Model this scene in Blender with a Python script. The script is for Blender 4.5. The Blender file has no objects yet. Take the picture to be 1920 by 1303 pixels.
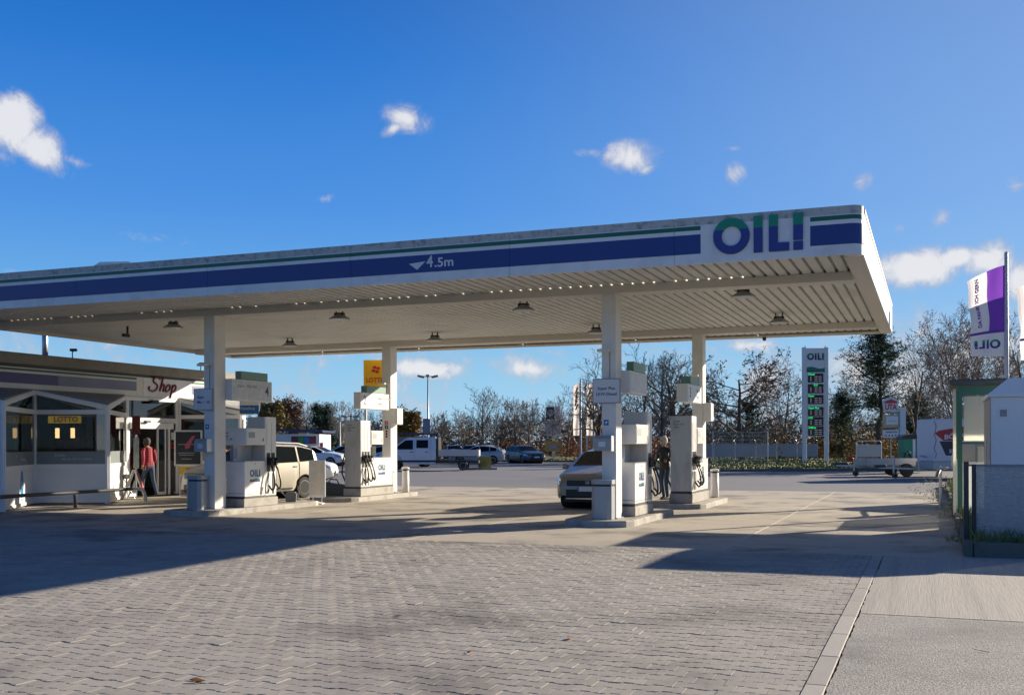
import bpy, math, random
import numpy as np
from mathutils import Vector, Matrix
R_ = random.Random(7)
sc = bpy.context.scene
COL = sc.collection
PI = math.pi
rad = math.radians

# ------------------------------------------------------------------ camera, sky, sun
YAW = 0.374
F2 = (-math.sin(YAW), math.cos(YAW)); R2 = (math.cos(YAW), math.sin(YAW))
cd = bpy.data.cameras.new('camera'); cam = bpy.data.objects.new('camera', cd); COL.objects.link(cam)
cd.sensor_width = 36.0; cd.lens = 36.0 * 2005.5 / 1920.0
cd.shift_y = (831.2 - 651.5) / 1920.0
cd.clip_start = 0.05; cd.clip_end = 3000
cam.matrix_world = Matrix.Translation((0, 0, 1.6)) @ Matrix.Rotation(YAW, 4, 'Z') @ Matrix.Rotation(PI / 2, 4, 'X') @ Matrix.Rotation(-0.003, 4, 'Z')
sc.camera = cam
SUN_AZ = rad(34.9)      # towards the sun, clockwise from +Y
SUN_EL = rad(18.0)
sc.view_settings.view_transform = 'Standard'; sc.view_settings.look = 'None'
sc.view_settings.exposure = 0.95; sc.view_settings.gamma = 1.0
sc.render.film_transparent = False

w = bpy.data.worlds.new('World'); sc.world = w; w.use_nodes = True
nt = w.node_tree; nt.nodes.clear(); N = nt.nodes.new; LK = nt.links.new
def mth(tree, op, a, b=None, c=None, clamp=False):
    n = tree.nodes.new('ShaderNodeMath'); n.operation = op; n.use_clamp = clamp
    for i, v in enumerate((a, b, c)):
        if v is None: continue
        if isinstance(v, (int, float)): n.inputs[i].default_value = v
        else: tree.links.new(v, n.inputs[i])
    return n.outputs[0]
def sstep(tree, v, a, b):
    n = tree.nodes.new('ShaderNodeMapRange'); n.interpolation_type = 'SMOOTHSTEP'
    n.inputs[1].default_value = a; n.inputs[2].default_value = b
    tree.links.new(v, n.inputs[0]); return n.outputs[0]
tosun_ = (math.sin(SUN_AZ) * math.cos(SUN_EL), math.cos(SUN_AZ) * math.cos(SUN_EL), math.sin(SUN_EL))
out = N('ShaderNodeOutputWorld'); bg = N('ShaderNodeBackground')
sky = N('ShaderNodeTexSky'); sky.sky_type = 'NISHITA'; sky.sun_disc = False
sky.sun_elevation = SUN_EL; sky.sun_rotation = SUN_AZ
sky.air_density = 1.0; sky.dust_density = 0.25; sky.ozone_density = 2.6; sky.altitude = 200
hs = N('ShaderNodeHueSaturation'); hs.inputs['Saturation'].default_value = 1.16; hs.inputs['Value'].default_value = 1.0
LK(sky.outputs[0], hs.inputs['Color'])
SKYMIX = True
tc = N('ShaderNodeTexCoord'); sp = N('ShaderNodeSeparateXYZ'); LK(tc.outputs['Generated'], sp.inputs[0])
X_, Y_, Z_ = sp.outputs[0], sp.outputs[1], sp.outputs[2]
az = mth(nt, 'ARCTAN2', X_, Y_)
el = mth(nt, 'ARCSINE', Z_)
def noise(tree, vec, scale, detail=5, rough=0.55, dist=0.0):
    n = tree.nodes.new('ShaderNodeTexNoise'); n.inputs['Scale'].default_value = scale
    n.inputs['Detail'].default_value = detail; n.inputs['Roughness'].default_value = rough; n.inputs['Distortion'].default_value = dist
    if vec is not None: tree.links.new(vec, n.inputs['Vector'])
    return n
nz = noise(nt, tc.outputs['Generated'], 12, 8, 0.6, 0.25)
nz2 = noise(nt, tc.outputs['Generated'], 34, 9, 0.68, 0.7)
nsum = mth(nt, 'ADD', mth(nt, 'MULTIPLY', mth(nt, 'SUBTRACT', nz.outputs[0], 0.5), 1.5), mth(nt, 'MULTIPLY', mth(nt, 'SUBTRACT', nz2.outputs[0], 0.5), 1.4))
# single clouds of this sky: azimuth and elevation (degrees), half sizes, tilt, strength
CLOUDS = [(-46.59, 15.23, 1.17, 1.24, -20, 1.50), (-45.24, 14.24, 1.43, 0.89, -28, 1.10), (-43.67, 13.78, 0.83, 0.32, -15, 0.80), (-47.01, 13.68, 0.93, 0.52, 0, 0.60), (-26.98, 16.82, 1.08, 0.63, -10, 0.75), (-27.69, 16.33, 0.62, 0.28, 30, 0.60), (-31.38, 12.71, 0.72, 0.25, 5, 0.50), (-39.77, 10.36, 1.42, 0.35, -3, 0.65), (-46.54, 8.38, 0.52, 0.16, 0, 0.40), (-14.89, 14.80, 1.41, 0.74, -5, 0.95), (-14.18, 14.24, 0.67, 0.34, 20, 0.70), (-17.21, 15.12, 0.68, 0.23, -5, 0.50), (-9.66, 15.06, 0.38, 0.17, 0, 0.45), (-9.55, 13.85, 0.49, 0.56, 30, 0.50), (-3.26, 13.05, 0.46, 0.43, 45, 0.42), (0.37, 10.91, 0.74, 0.45, 5, 0.62), (-1.38, 10.64, 0.55, 0.35, -40, 0.50), (3.80, 12.25, 0.51, 0.36, -10, 0.75), (-0.80, 8.58, 2.00, 0.91, 2, 1.50), (1.05, 8.99, 1.22, 0.53, 10, 1.30), (2.74, 8.77, 1.24, 0.89, 0, 1.50), (4.03, 7.72, 1.16, 1.03, 0, 1.20), (-26.27, 4.01, 2.69, 0.57, -5, 1.20), (-27.69, 4.12, 1.13, 0.40, 0, 0.90), (-23.71, 3.40, 0.86, 0.34, 0, 0.60), (-20.71, 3.97, 1.89, 0.80, -5, 1.30), (-19.43, 4.88, 1.14, 0.40, 0, 0.70), (-31.33, 2.71, 1.39, 0.34, 0, 0.70), (-39.64, 4.42, 1.80, 0.49, 0, 0.70), (-9.05, 5.04, 3.27, 0.45, 0, 0.80), (-3.73, 3.57, 1.82, 1.63, 0, 1.10), (-8.24, 3.09, 1.62, 1.39, 0, 1.00)]
cl = None
for (a, e, sx, sy, t, k) in CLOUDS:
    da = mth(nt, 'SUBTRACT', az, rad(a)); de = mth(nt, 'SUBTRACT', el, rad(e))
    c, s = math.cos(rad(t)), math.sin(rad(t))
    u_ = mth(nt, 'ADD', mth(nt, 'MULTIPLY', da, c / rad(sx)), mth(nt, 'MULTIPLY', de, s / rad(sx)))
    v_ = mth(nt, 'ADD', mth(nt, 'MULTIPLY', da, -s / rad(sy)), mth(nt, 'MULTIPLY', de, c / rad(sy)))
    d = mth(nt, 'SQRT', mth(nt, 'ADD', mth(nt, 'MULTIPLY', u_, u_), mth(nt, 'MULTIPLY', v_, v_)))
    m = mth(nt, 'MULTIPLY', mth(nt, 'SUBTRACT', 1.55, d), k)
    cl = m if cl is None else mth(nt, 'MAXIMUM', cl, m)
# low cumulus all the way round the horizon
low = mth(nt, 'MULTIPLY', sstep(nt, el, rad(8.3), rad(5.0)), mth(nt, 'ADD', 0.66, mth(nt, 'MULTIPLY', mth(nt, 'SINE', mth(nt, 'MULTIPLY', az, 9.0)), .12)))
east = sstep(nt, az, rad(-20), rad(-2))
low = mth(nt, 'MULTIPLY', low, mth(nt, 'ADD', .72, mth(nt, 'MULTIPLY', east, .5)))
cl = mth(nt, 'MAXIMUM', cl, low)
dens = mth(nt, 'ADD', cl, mth(nt, 'MULTIPLY', nsum, 1.7))
mask = sstep(nt, dens, 0.22, 1.5)
mask = mth(nt, 'MULTIPLY', mask, sstep(nt, cl, 0.0, 0.35))
cshade = mth(nt, 'ADD', 0.62, mth(nt, 'MULTIPLY', sstep(nt, dens, 0.55, 1.6), 0.38))
cr = N('ShaderNodeCombineColor')
CB = 7.8
LK(mth(nt, 'MULTIPLY', cshade, CB), cr.inputs[0]); LK(mth(nt, 'MULTIPLY', cshade, CB * 1.0), cr.inputs[1])
LK(mth(nt, 'ADD', mth(nt, 'MULTIPLY', cshade, CB * .86), CB * .17), cr.inputs[2])
mix = N('ShaderNodeMix'); mix.data_type = 'RGBA'
# clear cold-front air: deep blue overhead, pale blue (not yellow) at the horizon, brighter towards the sun
rampn = N('ShaderNodeValToRGB'); LK(mth(nt, 'MULTIPLY', el, 1 / rad(45), clamp=True), rampn.inputs[0])
el_ = rampn.color_ramp.elements; el_[0].position = 0.0; el_[0].color = (.44, .72, .94, 1); el_[1].position = 1.0; el_[1].color = (.004, .035, .17, 1)
for p_, c_ in ((.087, (.30, .61, .89)), (.17, (.155, .44, .86)), (.27, (.080, .31, .82)), (.438, (.024, .20, .68)), (.56, (.012, .13, .52))):
    e_ = rampn.color_ramp.elements.new(p_); e_.color = (*c_, 1)
sund = N('ShaderNodeVectorMath'); sund.operation = 'DOT_PRODUCT'; LK(tc.outputs['Generated'], sund.inputs[0]); sund.inputs[1].default_value = tuple(tosun_)
gl_ = mth(nt, 'POWER', sstep(nt, sund.outputs['Value'], .35, 1.0), 1.6)
hz_ = N('ShaderNodeMix'); hz_.data_type = 'RGBA'; LK(mth(nt, 'MULTIPLY', gl_, .42), hz_.inputs[0]); LK(rampn.outputs[0], hz_.inputs[6]); hz_.inputs[7].default_value = (.50, .70, .95, 1)
scl = N('ShaderNodeVectorMath'); scl.operation = 'SCALE'; LK(hz_.outputs[2], scl.inputs[0]); scl.inputs['Scale'].default_value = 9.0
air = N('ShaderNodeMix'); air.data_type = 'RGBA'; air.inputs[0].default_value = .95; LK(hs.outputs[0], air.inputs[6]); LK(scl.outputs[0], air.inputs[7])
LK(mth(nt, 'MULTIPLY', mask, .93), mix.inputs[0]); LK(air.outputs[2], mix.inputs[6]); LK(cr.outputs[0], mix.inputs[7])
LK(mix.outputs[2], bg.inputs['Color']); bg.inputs['Strength'].default_value = 0.055
LK(bg.outputs[0], out.inputs[0])

sd = bpy.data.lights.new('sun', 'SUN'); sd.energy = 5.0; sd.angle = rad(0.53); sd.color = (1.0, 0.87, 0.68)
so = bpy.data.objects.new('sun', sd); COL.objects.link(so)
tosun = Vector((math.sin(SUN_AZ) * math.cos(SUN_EL), math.cos(SUN_AZ) * math.cos(SUN_EL), math.sin(SUN_EL)))
so.rotation_euler = (-tosun).to_track_quat('-Z', 'Y').to_euler(); so.location = (30, 60, 40)

# ------------------------------------------------------------------ materials
MATS = {}
def mat(name, col, rough=0.6, metal=0.0, var=0.12, vscale=3.0, bump=0.0, bscale=40.0, dirt=None, dscale=1.2, damt=0.5,
        spec=0.5, emit=None, es=1.0, coat=0.0, stretch=None, dlo=.45, dhi=.72, obj=False, rnd=0.0, grain=0.0, gscale=200.0):
    if name in MATS: return MATS[name]
    m = bpy.data.materials.new(name); m.use_nodes = True; t = m.node_tree
    b = t.nodes['Principled BSDF']; b.inputs['Roughness'].default_value = rough; b.inputs['Metallic'].default_value = metal
    b.inputs['Specular IOR Level'].default_value = spec; b.inputs['Coat Weight'].default_value = coat; b.inputs['Coat Roughness'].default_value = .04
    g = t.nodes.new('ShaderNodeNewGeometry'); tcn = t.nodes.new('ShaderNodeTexCoord')
    vec = tcn.outputs['Object'] if obj else g.outputs['Position']
    if stretch:
        mp = t.nodes.new('ShaderNodeMapping'); mp.inputs['Scale'].default_value = stretch; t.links.new(vec, mp.inputs[0]); vec = mp.outputs[0]
    n = noise(t, vec, vscale, 5, .6)
    f = mth(t, 'ADD', 1 - var, mth(t, 'MULTIPLY', n.outputs[0], 2 * var))
    if grain:
        n3 = noise(t, g.outputs['Position'], gscale, 2, .6)
        f = mth(t, 'MULTIPLY', f, mth(t, 'ADD', 1 - grain, mth(t, 'MULTIPLY', n3.outputs[0], 2 * grain)))
    if rnd:
        oi = t.nodes.new('ShaderNodeObjectInfo')
        rr = mth(t, 'FRACT', mth(t, 'ADD', oi.outputs['Random'], g.outputs['Random Per Island']))
        f = mth(t, 'MULTIPLY', f, mth(t, 'ADD', 1 - rnd, mth(t, 'MULTIPLY', rr, 2 * rnd)))
    mx = t.nodes.new('ShaderNodeVectorMath'); mx.operation = 'SCALE'
    mx.inputs[0].default_value = col[:3]; t.links.new(f, mx.inputs['Scale'])
    last = mx.outputs[0]
    if dirt:
        n2 = noise(t, vec, dscale, 6, .62, .3)
        dm = t.nodes.new('ShaderNodeMix'); dm.data_type = 'RGBA'
        t.links.new(mth(t, 'MULTIPLY', sstep(t, n2.outputs[0], dlo, dhi), damt), dm.inputs[0])
        t.links.new(last, dm.inputs[6]); dm.inputs[7].default_value = (*dirt, 1); last = dm.outputs[2]
    t.links.new(last, b.inputs['Base Color'])
    if bump:
        bn = noise(t, vec, bscale, 4, .65); bp = t.nodes.new('ShaderNodeBump')
        bp.inputs['Strength'].default_value = bump; bp.inputs['Distance'].default_value = .01
        t.links.new(bn.outputs[0], bp.inputs['Height']); t.links.new(bp.outputs[0], b.inputs['Normal'])
    if emit:
        b.inputs['Emission Color'].default_value = (*emit, 1); b.inputs['Emission Strength'].default_value = es
    MATS[name] = m; return m
def glass(name, tint=(.75, .82, .82), body=(.02, .03, .03), opaque=.25, rough=.015):
    m = bpy.data.materials.new(name); m.use_nodes = True; t = m.node_tree; t.nodes.clear()
    o = t.nodes.new('ShaderNodeOutputMaterial'); tr = t.nodes.new('ShaderNodeBsdfTransparent'); tr.inputs[0].default_value = (*tint, 1)
    df = t.nodes.new('ShaderNodeBsdfDiffuse'); df.inputs[0].default_value = (*body, 1)
    gl = t.nodes.new('ShaderNodeBsdfGlossy'); gl.inputs['Roughness'].default_value = rough
    fr = t.nodes.new('ShaderNodeFresnel'); fr.inputs[0].default_value = 2.1
    m1 = t.nodes.new('ShaderNodeMixShader'); m1.inputs[0].default_value = opaque
    t.links.new(tr.outputs[0], m1.inputs[1]); t.links.new(df.outputs[0], m1.inputs[2])
    m2 = t.nodes.new('ShaderNodeMixShader'); t.links.new(fr.outputs[0], m2.inputs[0])
    t.links.new(m1.outputs[0], m2.inputs[1]); t.links.new(gl.outputs[0], m2.inputs[2]); t.links.new(m2.outputs[0], o.inputs[0])
    MATS[name] = m; return m

PAVER = mat('paver_concrete', (.345, .32, .285), .82, var=.16, vscale=.5, bump=.4, bscale=260, dirt=(.125, .115, .11), dscale=.40, damt=.95, dlo=.47, dhi=.72, rnd=.09, grain=.55, gscale=230)
SAND = mat('joint_sand', (.05, .046, .04), .95, var=.5, vscale=.8, dirt=(.02, .022, .018), dscale=.6, damt=.9)
CONC = mat('forecourt_concrete', (.42, .375, .31), .8, var=.18, vscale=.5, bump=.3, bscale=60, dirt=(.13, .12, .11), dscale=.62, damt=.95, grain=.6, gscale=90)
BRUSH = mat('brushed_concrete', (.37, .345, .31), .85, var=.24, vscale=3.2, bump=.5, bscale=4, dirt=(.20, .19, .18), dscale=.35, damt=.5, stretch=(16, .35, 1), grain=.6, gscale=120)
AGG = mat('exposed_aggregate', (.31, .295, .275), .85, var=.14, vscale=.7, bump=1.0, bscale=60, dirt=(.14, .14, .145), dscale=.8, damt=.6, grain=1.9, gscale=75)
JOINT = mat('joint_filler', (.03, .03, .03), .9)
JOINTL = mat('light_joint_filler', (.5, .46, .4), .9)
ASPH = mat('asphalt', (.175, .175, .185), .8, var=.14, vscale=.3, bump=.3, bscale=90, dirt=(.11, .11, .12), dscale=.15, damt=.5, grain=.1, gscale=120)
KERB = mat('kerb_concrete', (.36, .34, .31), .85, var=.2, vscale=2.5, bump=.4, bscale=60, dirt=(.12, .12, .11), dscale=3, damt=.6, rnd=.12)
KERBD = mat('old_kerb_concrete', (.13, .125, .11), .9, var=.3, vscale=3, bump=.5, bscale=50, dirt=(.05, .06, .03), dscale=3, damt=.6, rnd=.15)
SLABM = mat('edging_slab', (.36, .34, .31), .85, var=.12, vscale=2, bump=.3, bscale=120, rnd=.08, grain=.1)
WHITE = mat('white_paint', (.74, .73, .70), .38, var=.06, vscale=1.5, dirt=(.5, .49, .46), dscale=1.5, damt=.35)
FASC = mat('fascia_white', (.72, .73, .75), .35, var=.06, vscale=1.2, dirt=(.42, .43, .42), dscale=2.2, damt=.35)
FTRIM = mat('weathered_trim', (.46, .48, .48), .7, var=.2, vscale=5, dirt=(.12, .15, .12), dscale=9, damt=.75)
DECK = mat('corrugated_deck', (.66, .67, .65), .5, var=.10, vscale=.4, dirt=(.42, .42, .40), dscale=.8, damt=.4)
BEAM = mat('beam_paint', (.64, .61, .56), .5, var=.07, vscale=.8)
COLM = mat('column_paint', (.70, .68, .64), .45, var=.06, vscale=1.2, dirt=(.5, .48, .44), dscale=2.5, damt=.3)
BLUE = mat('stripe_blue', (.008, .028, .20), .32, var=.12, vscale=.5)
GREEN = mat('stripe_green', (.0, .105, .07), .35, var=.1)
LBLUE = mat('letter_blue', (.02, .03, .23), .35, var=.08)
LGREEN = mat('letter_green', (.0, .23, .14), .35, var=.08)
CAPGR = mat('header_green', (.15, .27, .20), .4, var=.1)
PWHITE = mat('pump_white', (.72, .71, .69), .35, var=.05, vscale=2, dirt=(.5, .48, .45), dscale=4, damt=.3)
STEEL = mat('pump_steel', (.50, .48, .44), .42, metal=.35, var=.10, vscale=1.5, dirt=(.24, .22, .20), dscale=2.4, damt=.6, stretch=(1, 1, .3))
STRIP = mat('pump_hose_panel', (.63, .62, .58), .4, metal=.2, var=.06)
GALV = mat('galvanised_steel', (.42, .43, .45), .4, metal=.7, var=.15, vscale=6)
DARKM = mat('dark_metal', (.035, .035, .038), .45, var=.15)
BLACK = mat('black_plastic', (.012, .012, .013), .42, var=.1)
RUBBER = mat('hose_rubber', (.011, .011, .012), .35, var=.1)
TYRE = mat('tyre_rubber', (.018, .018, .018), .75, var=.2)
RIM = mat('rim_alloy', (.45, .46, .48), .3, metal=.8)
GREY = mat('grey_plastic', (.28, .30, .32), .5, var=.08)
BINM = mat('bin_grey', (.30, .33, .36), .4, metal=.25, var=.06)
CARGL = mat('car_glass', (.010, .014, .016), .03, spec=.06, var=.05, coat=.0)
TEXTD = mat('dark_print', (.035, .04, .09), .5)
PURP = mat('print_purple', (.11, .035, .33), .6, var=.08)
PURPD = mat('number_purple', (.07, .04, .20), .5)
TEXTG = mat('faded_print', (.33, .34, .37), .5)
RED = mat('red_paint', (.42, .015, .02), .4)
YEL = mat('yellow_sign', (.78, .48, .015), .4)
SIGNB = mat('sign_blue', (.01, .13, .42), .4)
WSIGN = mat('sign_face', (.62, .63, .66), .4, var=.04)
GRASSM = mat('grass_blade', (.15, .18, .05), .75, var=.4, vscale=1.2, dirt=(.24, .20, .07), dscale=2, damt=.7)
EARTH = mat('verge_earth', (.14, .15, .055), .95, var=.4, vscale=1.0, bump=.8, bscale=9, dirt=(.20, .15, .07), dscale=1.0, damt=.6)
BARK = mat('bark', (.075, .062, .052), .9, var=.3, vscale=4)
BARKG = mat('bark_grey', (.14, .125, .11), .9, var=.3, vscale=3)
BARKL = mat('birch_bark', (.30, .26, .235), .85, var=.35, vscale=3)
TWIG = mat('twigs', (.155, .122, .098), .9, var=.3, vscale=2)
TWIGG = mat('grey_twigs', (.17, .148, .128), .9, var=.3, vscale=.6)
NEEDLE = mat('pine_needles', (.05, .095, .042), .8, var=.45, vscale=1.6)
LEAFB = mat('brown_leaves', (.18, .10, .055), .8, var=.5, vscale=.8)
LEAFO = mat('orange_leaves', (.34, .125, .03), .8, var=.45, vscale=.6)
LEAFY = mat('yellow_leaves', (.36, .22, .04), .8, var=.45, vscale=.7)
LEAFG = mat('evergreen_leaves', (.04, .06, .022), .8, var=.4, vscale=.9)
NAVY = mat('navy_paint', (.012, .02, .085), .4)
WALLW = mat('white_wall', (.62, .62, .62), .7, var=.08)
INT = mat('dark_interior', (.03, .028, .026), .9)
PVC = mat('window_frame_white', (.78, .78, .78), .35, var=.05, vscale=2)
PANELW = mat('wall_panel', (.72, .73, .74), .45, var=.06, vscale=1.5)
SHADEG = glass('shop_glass', (.62, .68, .68), (.02, .03, .03), .10)
FROST = mat('frosted_film', (.22, .25, .26), .35, var=.05)
TOWN = mat('concrete_roof_edge', (.27, .255, .225), .8, var=.15, vscale=1, dirt=(.15, .14, .12), dscale=2, damt=.5)
SIGR = mat('sign_red', (.5, .02, .03), .4)
LED = mat('led_green', (.02, .3, .08), .4, emit=(.02, 1.0, .22), es=.38)
LEDOFF = mat('display_black', (.02, .02, .025), .3)
LEDW = mat('led_dim_white', (.12, .12, .14), .4, emit=(.75, .7, .85), es=.10)

# ------------------------------------------------------------------ mesh builder
class MB:
    def __init__(s): s.v = []; s.f = []; s.m = []
    def add(s, vs, fs, mi=0):
        o = len(s.v); s.v += [tuple(p) for p in vs]; s.f += [tuple(o + i for i in f) for f in fs]; s.m += [mi] * len(fs); return s
    def box(s, c, d, rz=0.0, mi=0, bev=0.0, M=None):
        x, y, z = d[0] / 2, d[1] / 2, d[2] / 2
        if bev > 0:
            b = min(bev, x * .49, y * .49, z * .49); vs = []
            for zz, i in ((-z, b), (-z + b, 0), (z - b, 0), (z, b)):
                xa, ya = x - i, y - i
                vs += [(-xa + b * (i == 0), -ya, zz), (xa - b * (i == 0), -ya, zz), (xa, -ya + b * (i == 0), zz), (xa, ya - b * (i == 0), zz),
                       (xa - b * (i == 0), ya, zz), (-xa + b * (i == 0), ya, zz), (-xa, ya - b * (i == 0), zz), (-xa, -ya + b * (i == 0), zz)] if i == 0 else \
                      [(-xa, -ya, zz), (xa, -ya, zz), (xa, -ya, zz), (xa, ya, zz), (xa, ya, zz), (-xa, ya, zz), (-xa, ya, zz), (-xa, -ya, zz)]
            fs = [(0, 5, 3, 1), (24, 25, 27, 29)]
            for r in range(3):
                for k in range(8):
                    fs.append((r * 8 + k, r * 8 + (k + 1) % 8, r * 8 + 8 + (k + 1) % 8, r * 8 + 8 + k))
        else:
            vs = [(-x, -y, -z), (x, -y, -z), (x, y, -z), (-x, y, -z), (-x, -y, z), (x, -y, z), (x, y, z), (-x, y, z)]
            fs = [(0, 3, 2, 1), (4, 5, 6, 7), (0, 1, 5, 4), (1, 2, 6, 5), (2, 3, 7, 6), (3, 0, 4, 7)]
        if M is None:
            ca, sa = math.cos(rz), math.sin(rz)
            vs = [(c[0] + ca * p[0] - sa * p[1], c[1] + sa * p[0] + ca * p[1], c[2] + p[2]) for p in vs]
        else:
            vs = [tuple(M @ Vector(p) + Vector(c)) for p in vs]
        return s.add(vs, fs, mi)
    def bx(s, x0, x1, y0, y1, z0, z1, mi=0, bev=0.0):
        return s.box(((x0 + x1) / 2, (y0 + y1) / 2, (z0 + z1) / 2), (abs(x1 - x0), abs(y1 - y0), abs(z1 - z0)), 0, mi, bev)
    def prism(s, poly, O, U, V, d, mi=0):
        """polygon (u,v) at O + uU + vV, thickened by vector d"""
        O, U, V, d = map(Vector, (O, U, V, d)); n = len(poly)
        a = [O + U * p[0] + V * p[1] for p in poly]; b = [p + d for p in a]
        flip = (U.cross(V)).dot(d) > 0
        top = tuple(range(n, 2 * n)); bot = tuple(range(n))
        if flip: bot = bot[::-1]
        else: top = top[::-1]
        sides = [(i, (i + 1) % n, n + (i + 1) % n, n + i) if flip else (i, n + i, n + (i + 1) % n, (i + 1) % n) for i in range(n)]
        return s.add(a + b, [top, bot] + sides, mi)
    def tube(s, pts, r, n=8, mi=0, cap=True, r1=None):
        pts = [Vector(p) for p in pts]; rs = [r + ((r1 if r1 is not None else r) - r) * i / max(1, len(pts) - 1) for i in range(len(pts))]
        vs = []; prev = None
        for i, p in enumerate(pts):
            d = (pts[min(i + 1, len(pts) - 1)] - pts[max(i - 1, 0)]).normalized()
            if prev is None: a = d.orthogonal().normalized()
            else:
                a = prev - d * prev.dot(d); a = a.normalized() if a.length > 1e-6 else d.orthogonal().normalized()
            prev = a; b = d.cross(a)
            vs += [p + (a * math.cos(2 * PI * k / n) + b * math.sin(2 * PI * k / n)) * rs[i] for k in range(n)]
        fs = [(i * n + k, i * n + (k + 1) % n, (i + 1) * n + (k + 1) % n, (i + 1) * n + k) for i in range(len(pts) - 1) for k in range(n)]
        if cap: fs += [tuple(range(n))[::-1], tuple(range((len(pts) - 1) * n, len(pts) * n))]
        return s.add(vs, fs, mi)
    def lathe(s, prof, O=(0, 0, 0), A=(0, 0, 1), n=16, mi=0):
        A = Vector(A).normalized(); a = A.orthogonal().normalized(); b = A.cross(a); O = Vector(O); vs = []
        for (r, h) in prof: vs += [O + A * h + (a * math.cos(2 * PI * k / n) + b * math.sin(2 * PI * k / n)) * max(r, 1e-4) for k in range(n)]
        fs = [(i * n + k, i * n + (k + 1) % n, (i + 1) * n + (k + 1) % n, (i + 1) * n + k) for i in range(len(prof) - 1) for k in range(n)]
        fs += [tuple(range(n))[::-1], tuple(range((len(prof) - 1) * n, len(prof) * n))]
        return s.add(vs, fs, mi)
    def mesh(s, name, mats, smooth=False):
        me = bpy.data.meshes.new(name); me.from_pydata(s.v, [], s.f); me.update()
        for m in (mats if isinstance(mats, (list, tuple)) else [mats]): me.materials.append(m)
        if any(s.m): me.polygons.foreach_set('material_index', s.m)
        if smooth: me.polygons.foreach_set('use_smooth', [True] * len(me.polygons))
        return me
    def build(s, name, mats, parent=None, smooth=False, **kw):
        o = link(bpy.data.objects.new(name, s.mesh(name, mats, smooth)), parent)
        tag(o, **kw); return o
def link(o, parent=None):
    COL.objects.link(o)
    if parent is not None: o.parent = parent
    return o
def tag(o, label=None, cat=None, group=None, kind=None):
    if label: o['label'] = label
    if cat: o['category'] = cat
    if group: o['group'] = group
    if kind: o['kind'] = kind
    return o
def thing(name, label, cat, loc=(0, 0, 0), rz=0.0, group=None):
    o = bpy.data.objects.new(name, None); o.empty_display_size = .2; o.location = loc; o.rotation_euler = (0, 0, rz)
    link(o); return tag(o, label, cat, group)
def dup(root, loc, rz=0.0, label=None, scale=None, group=None):
    def cp(o, par):
        c = o.copy(); COL.objects.link(c); c.parent = par
        for ch in list(o.children): cp(ch, c)
        return c
    r = cp(root, None); r.location = loc; r.rotation_euler = (0, 0, rz)
    if scale: r.scale = scale if isinstance(scale, (tuple, list)) else (scale,) * 3
    if label: r['label'] = label
    if group: r['group'] = group
    return r
def txt(s, size, O, U, V, m, parent, align='CENTER', bold=0.0, d=.003, name='lettering', fit=None, shear=0.0, warp=None):
    """lettering as real raised geometry: O origin, U reading direction, V up"""
    cu = bpy.data.curves.new('t', 'FONT'); cu.body = s; cu.size = size; cu.align_x = align; cu.align_y = 'CENTER'
    cu.offset = bold * size; cu.resolution_u = 3; cu.shear = shear
    cu.extrude = d / 2
    to = bpy.data.objects.new('t', cu)
    me = bpy.data.meshes.new_from_object(to); bpy.data.objects.remove(to); bpy.data.curves.remove(cu)
    n = len(me.vertices); co = np.empty(n * 3, 'f'); me.vertices.foreach_get('co', co); co = co.reshape(n, 3)
    U = Vector(U).normalized(); V = Vector(V).normalized(); W = U.cross(V)
    if fit and n:
        wd = co[:, 0].max() - co[:, 0].min()
        if wd > 0: co[:, 0] *= fit / wd
    if warp: co = np.array([warp(*p) for p in co], 'f')
    else: co = np.array([tuple(Vector(O) + U * float(p[0]) + V * float(p[1]) + W * float(p[2] + d / 2)) for p in co], 'f')
    me.vertices.foreach_set('co', co.ravel()); me.materials.clear(); me.materials.append(m); me.update()
    me.name = name
    return link(bpy.data.objects.new(name, me), parent)
def logo_polys():
    """shapes of the OIL! wordmark in units of the letter height: (letter, polygon, green?)"""
    res = []; S = .68; n = 32
    for k in range(n):
        a0, a1 = 2 * PI * k / n, 2 * PI * (k + 1) / n
        q = [(.5 + .5 * math.cos(a0), .5 + .5 * math.sin(a0)), (.5 + .5 * math.cos(a1), .5 + .5 * math.sin(a1)),
             (.5 + .27 * math.cos(a1), .5 + .27 * math.sin(a1)), (.5 + .27 * math.cos(a0), .5 + .27 * math.sin(a0))]
        res.append((0, q))
    res.append((1, [(1.11, 0), (1.35, 0), (1.35, 1), (1.11, 1)]))
    res.append((2, [(1.52, 0), (2.06, 0), (2.06, .23), (1.76, .23), (1.76, 1), (1.52, 1)]))
    res.append((3, [(2.17, .27), (2.42, .27), (2.42, 1), (2.17, 1)]))
    res.append((3, [(2.17, 0), (2.42, 0), (2.42, .235), (2.17, .235)]))
    out = []
    for L, q in res:
        for up in (True, False):
            p = []
            for i in range(len(q)):
                a, b = q[i], q[(i + 1) % len(q)]
                ina, inb = (a[1] >= S) == up or a[1] == S, (b[1] >= S) == up or b[1] == S
                if ina: p.append(a)
                if (a[1] - S) * (b[1] - S) < 0:
                    t = (S - a[1]) / (b[1] - a[1]); p.append((a[0] + t * (b[0] - a[0]), S))
            if len(p) >= 3: out.append((L, p, up))
    return out
LOGO = logo_polys()
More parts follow.
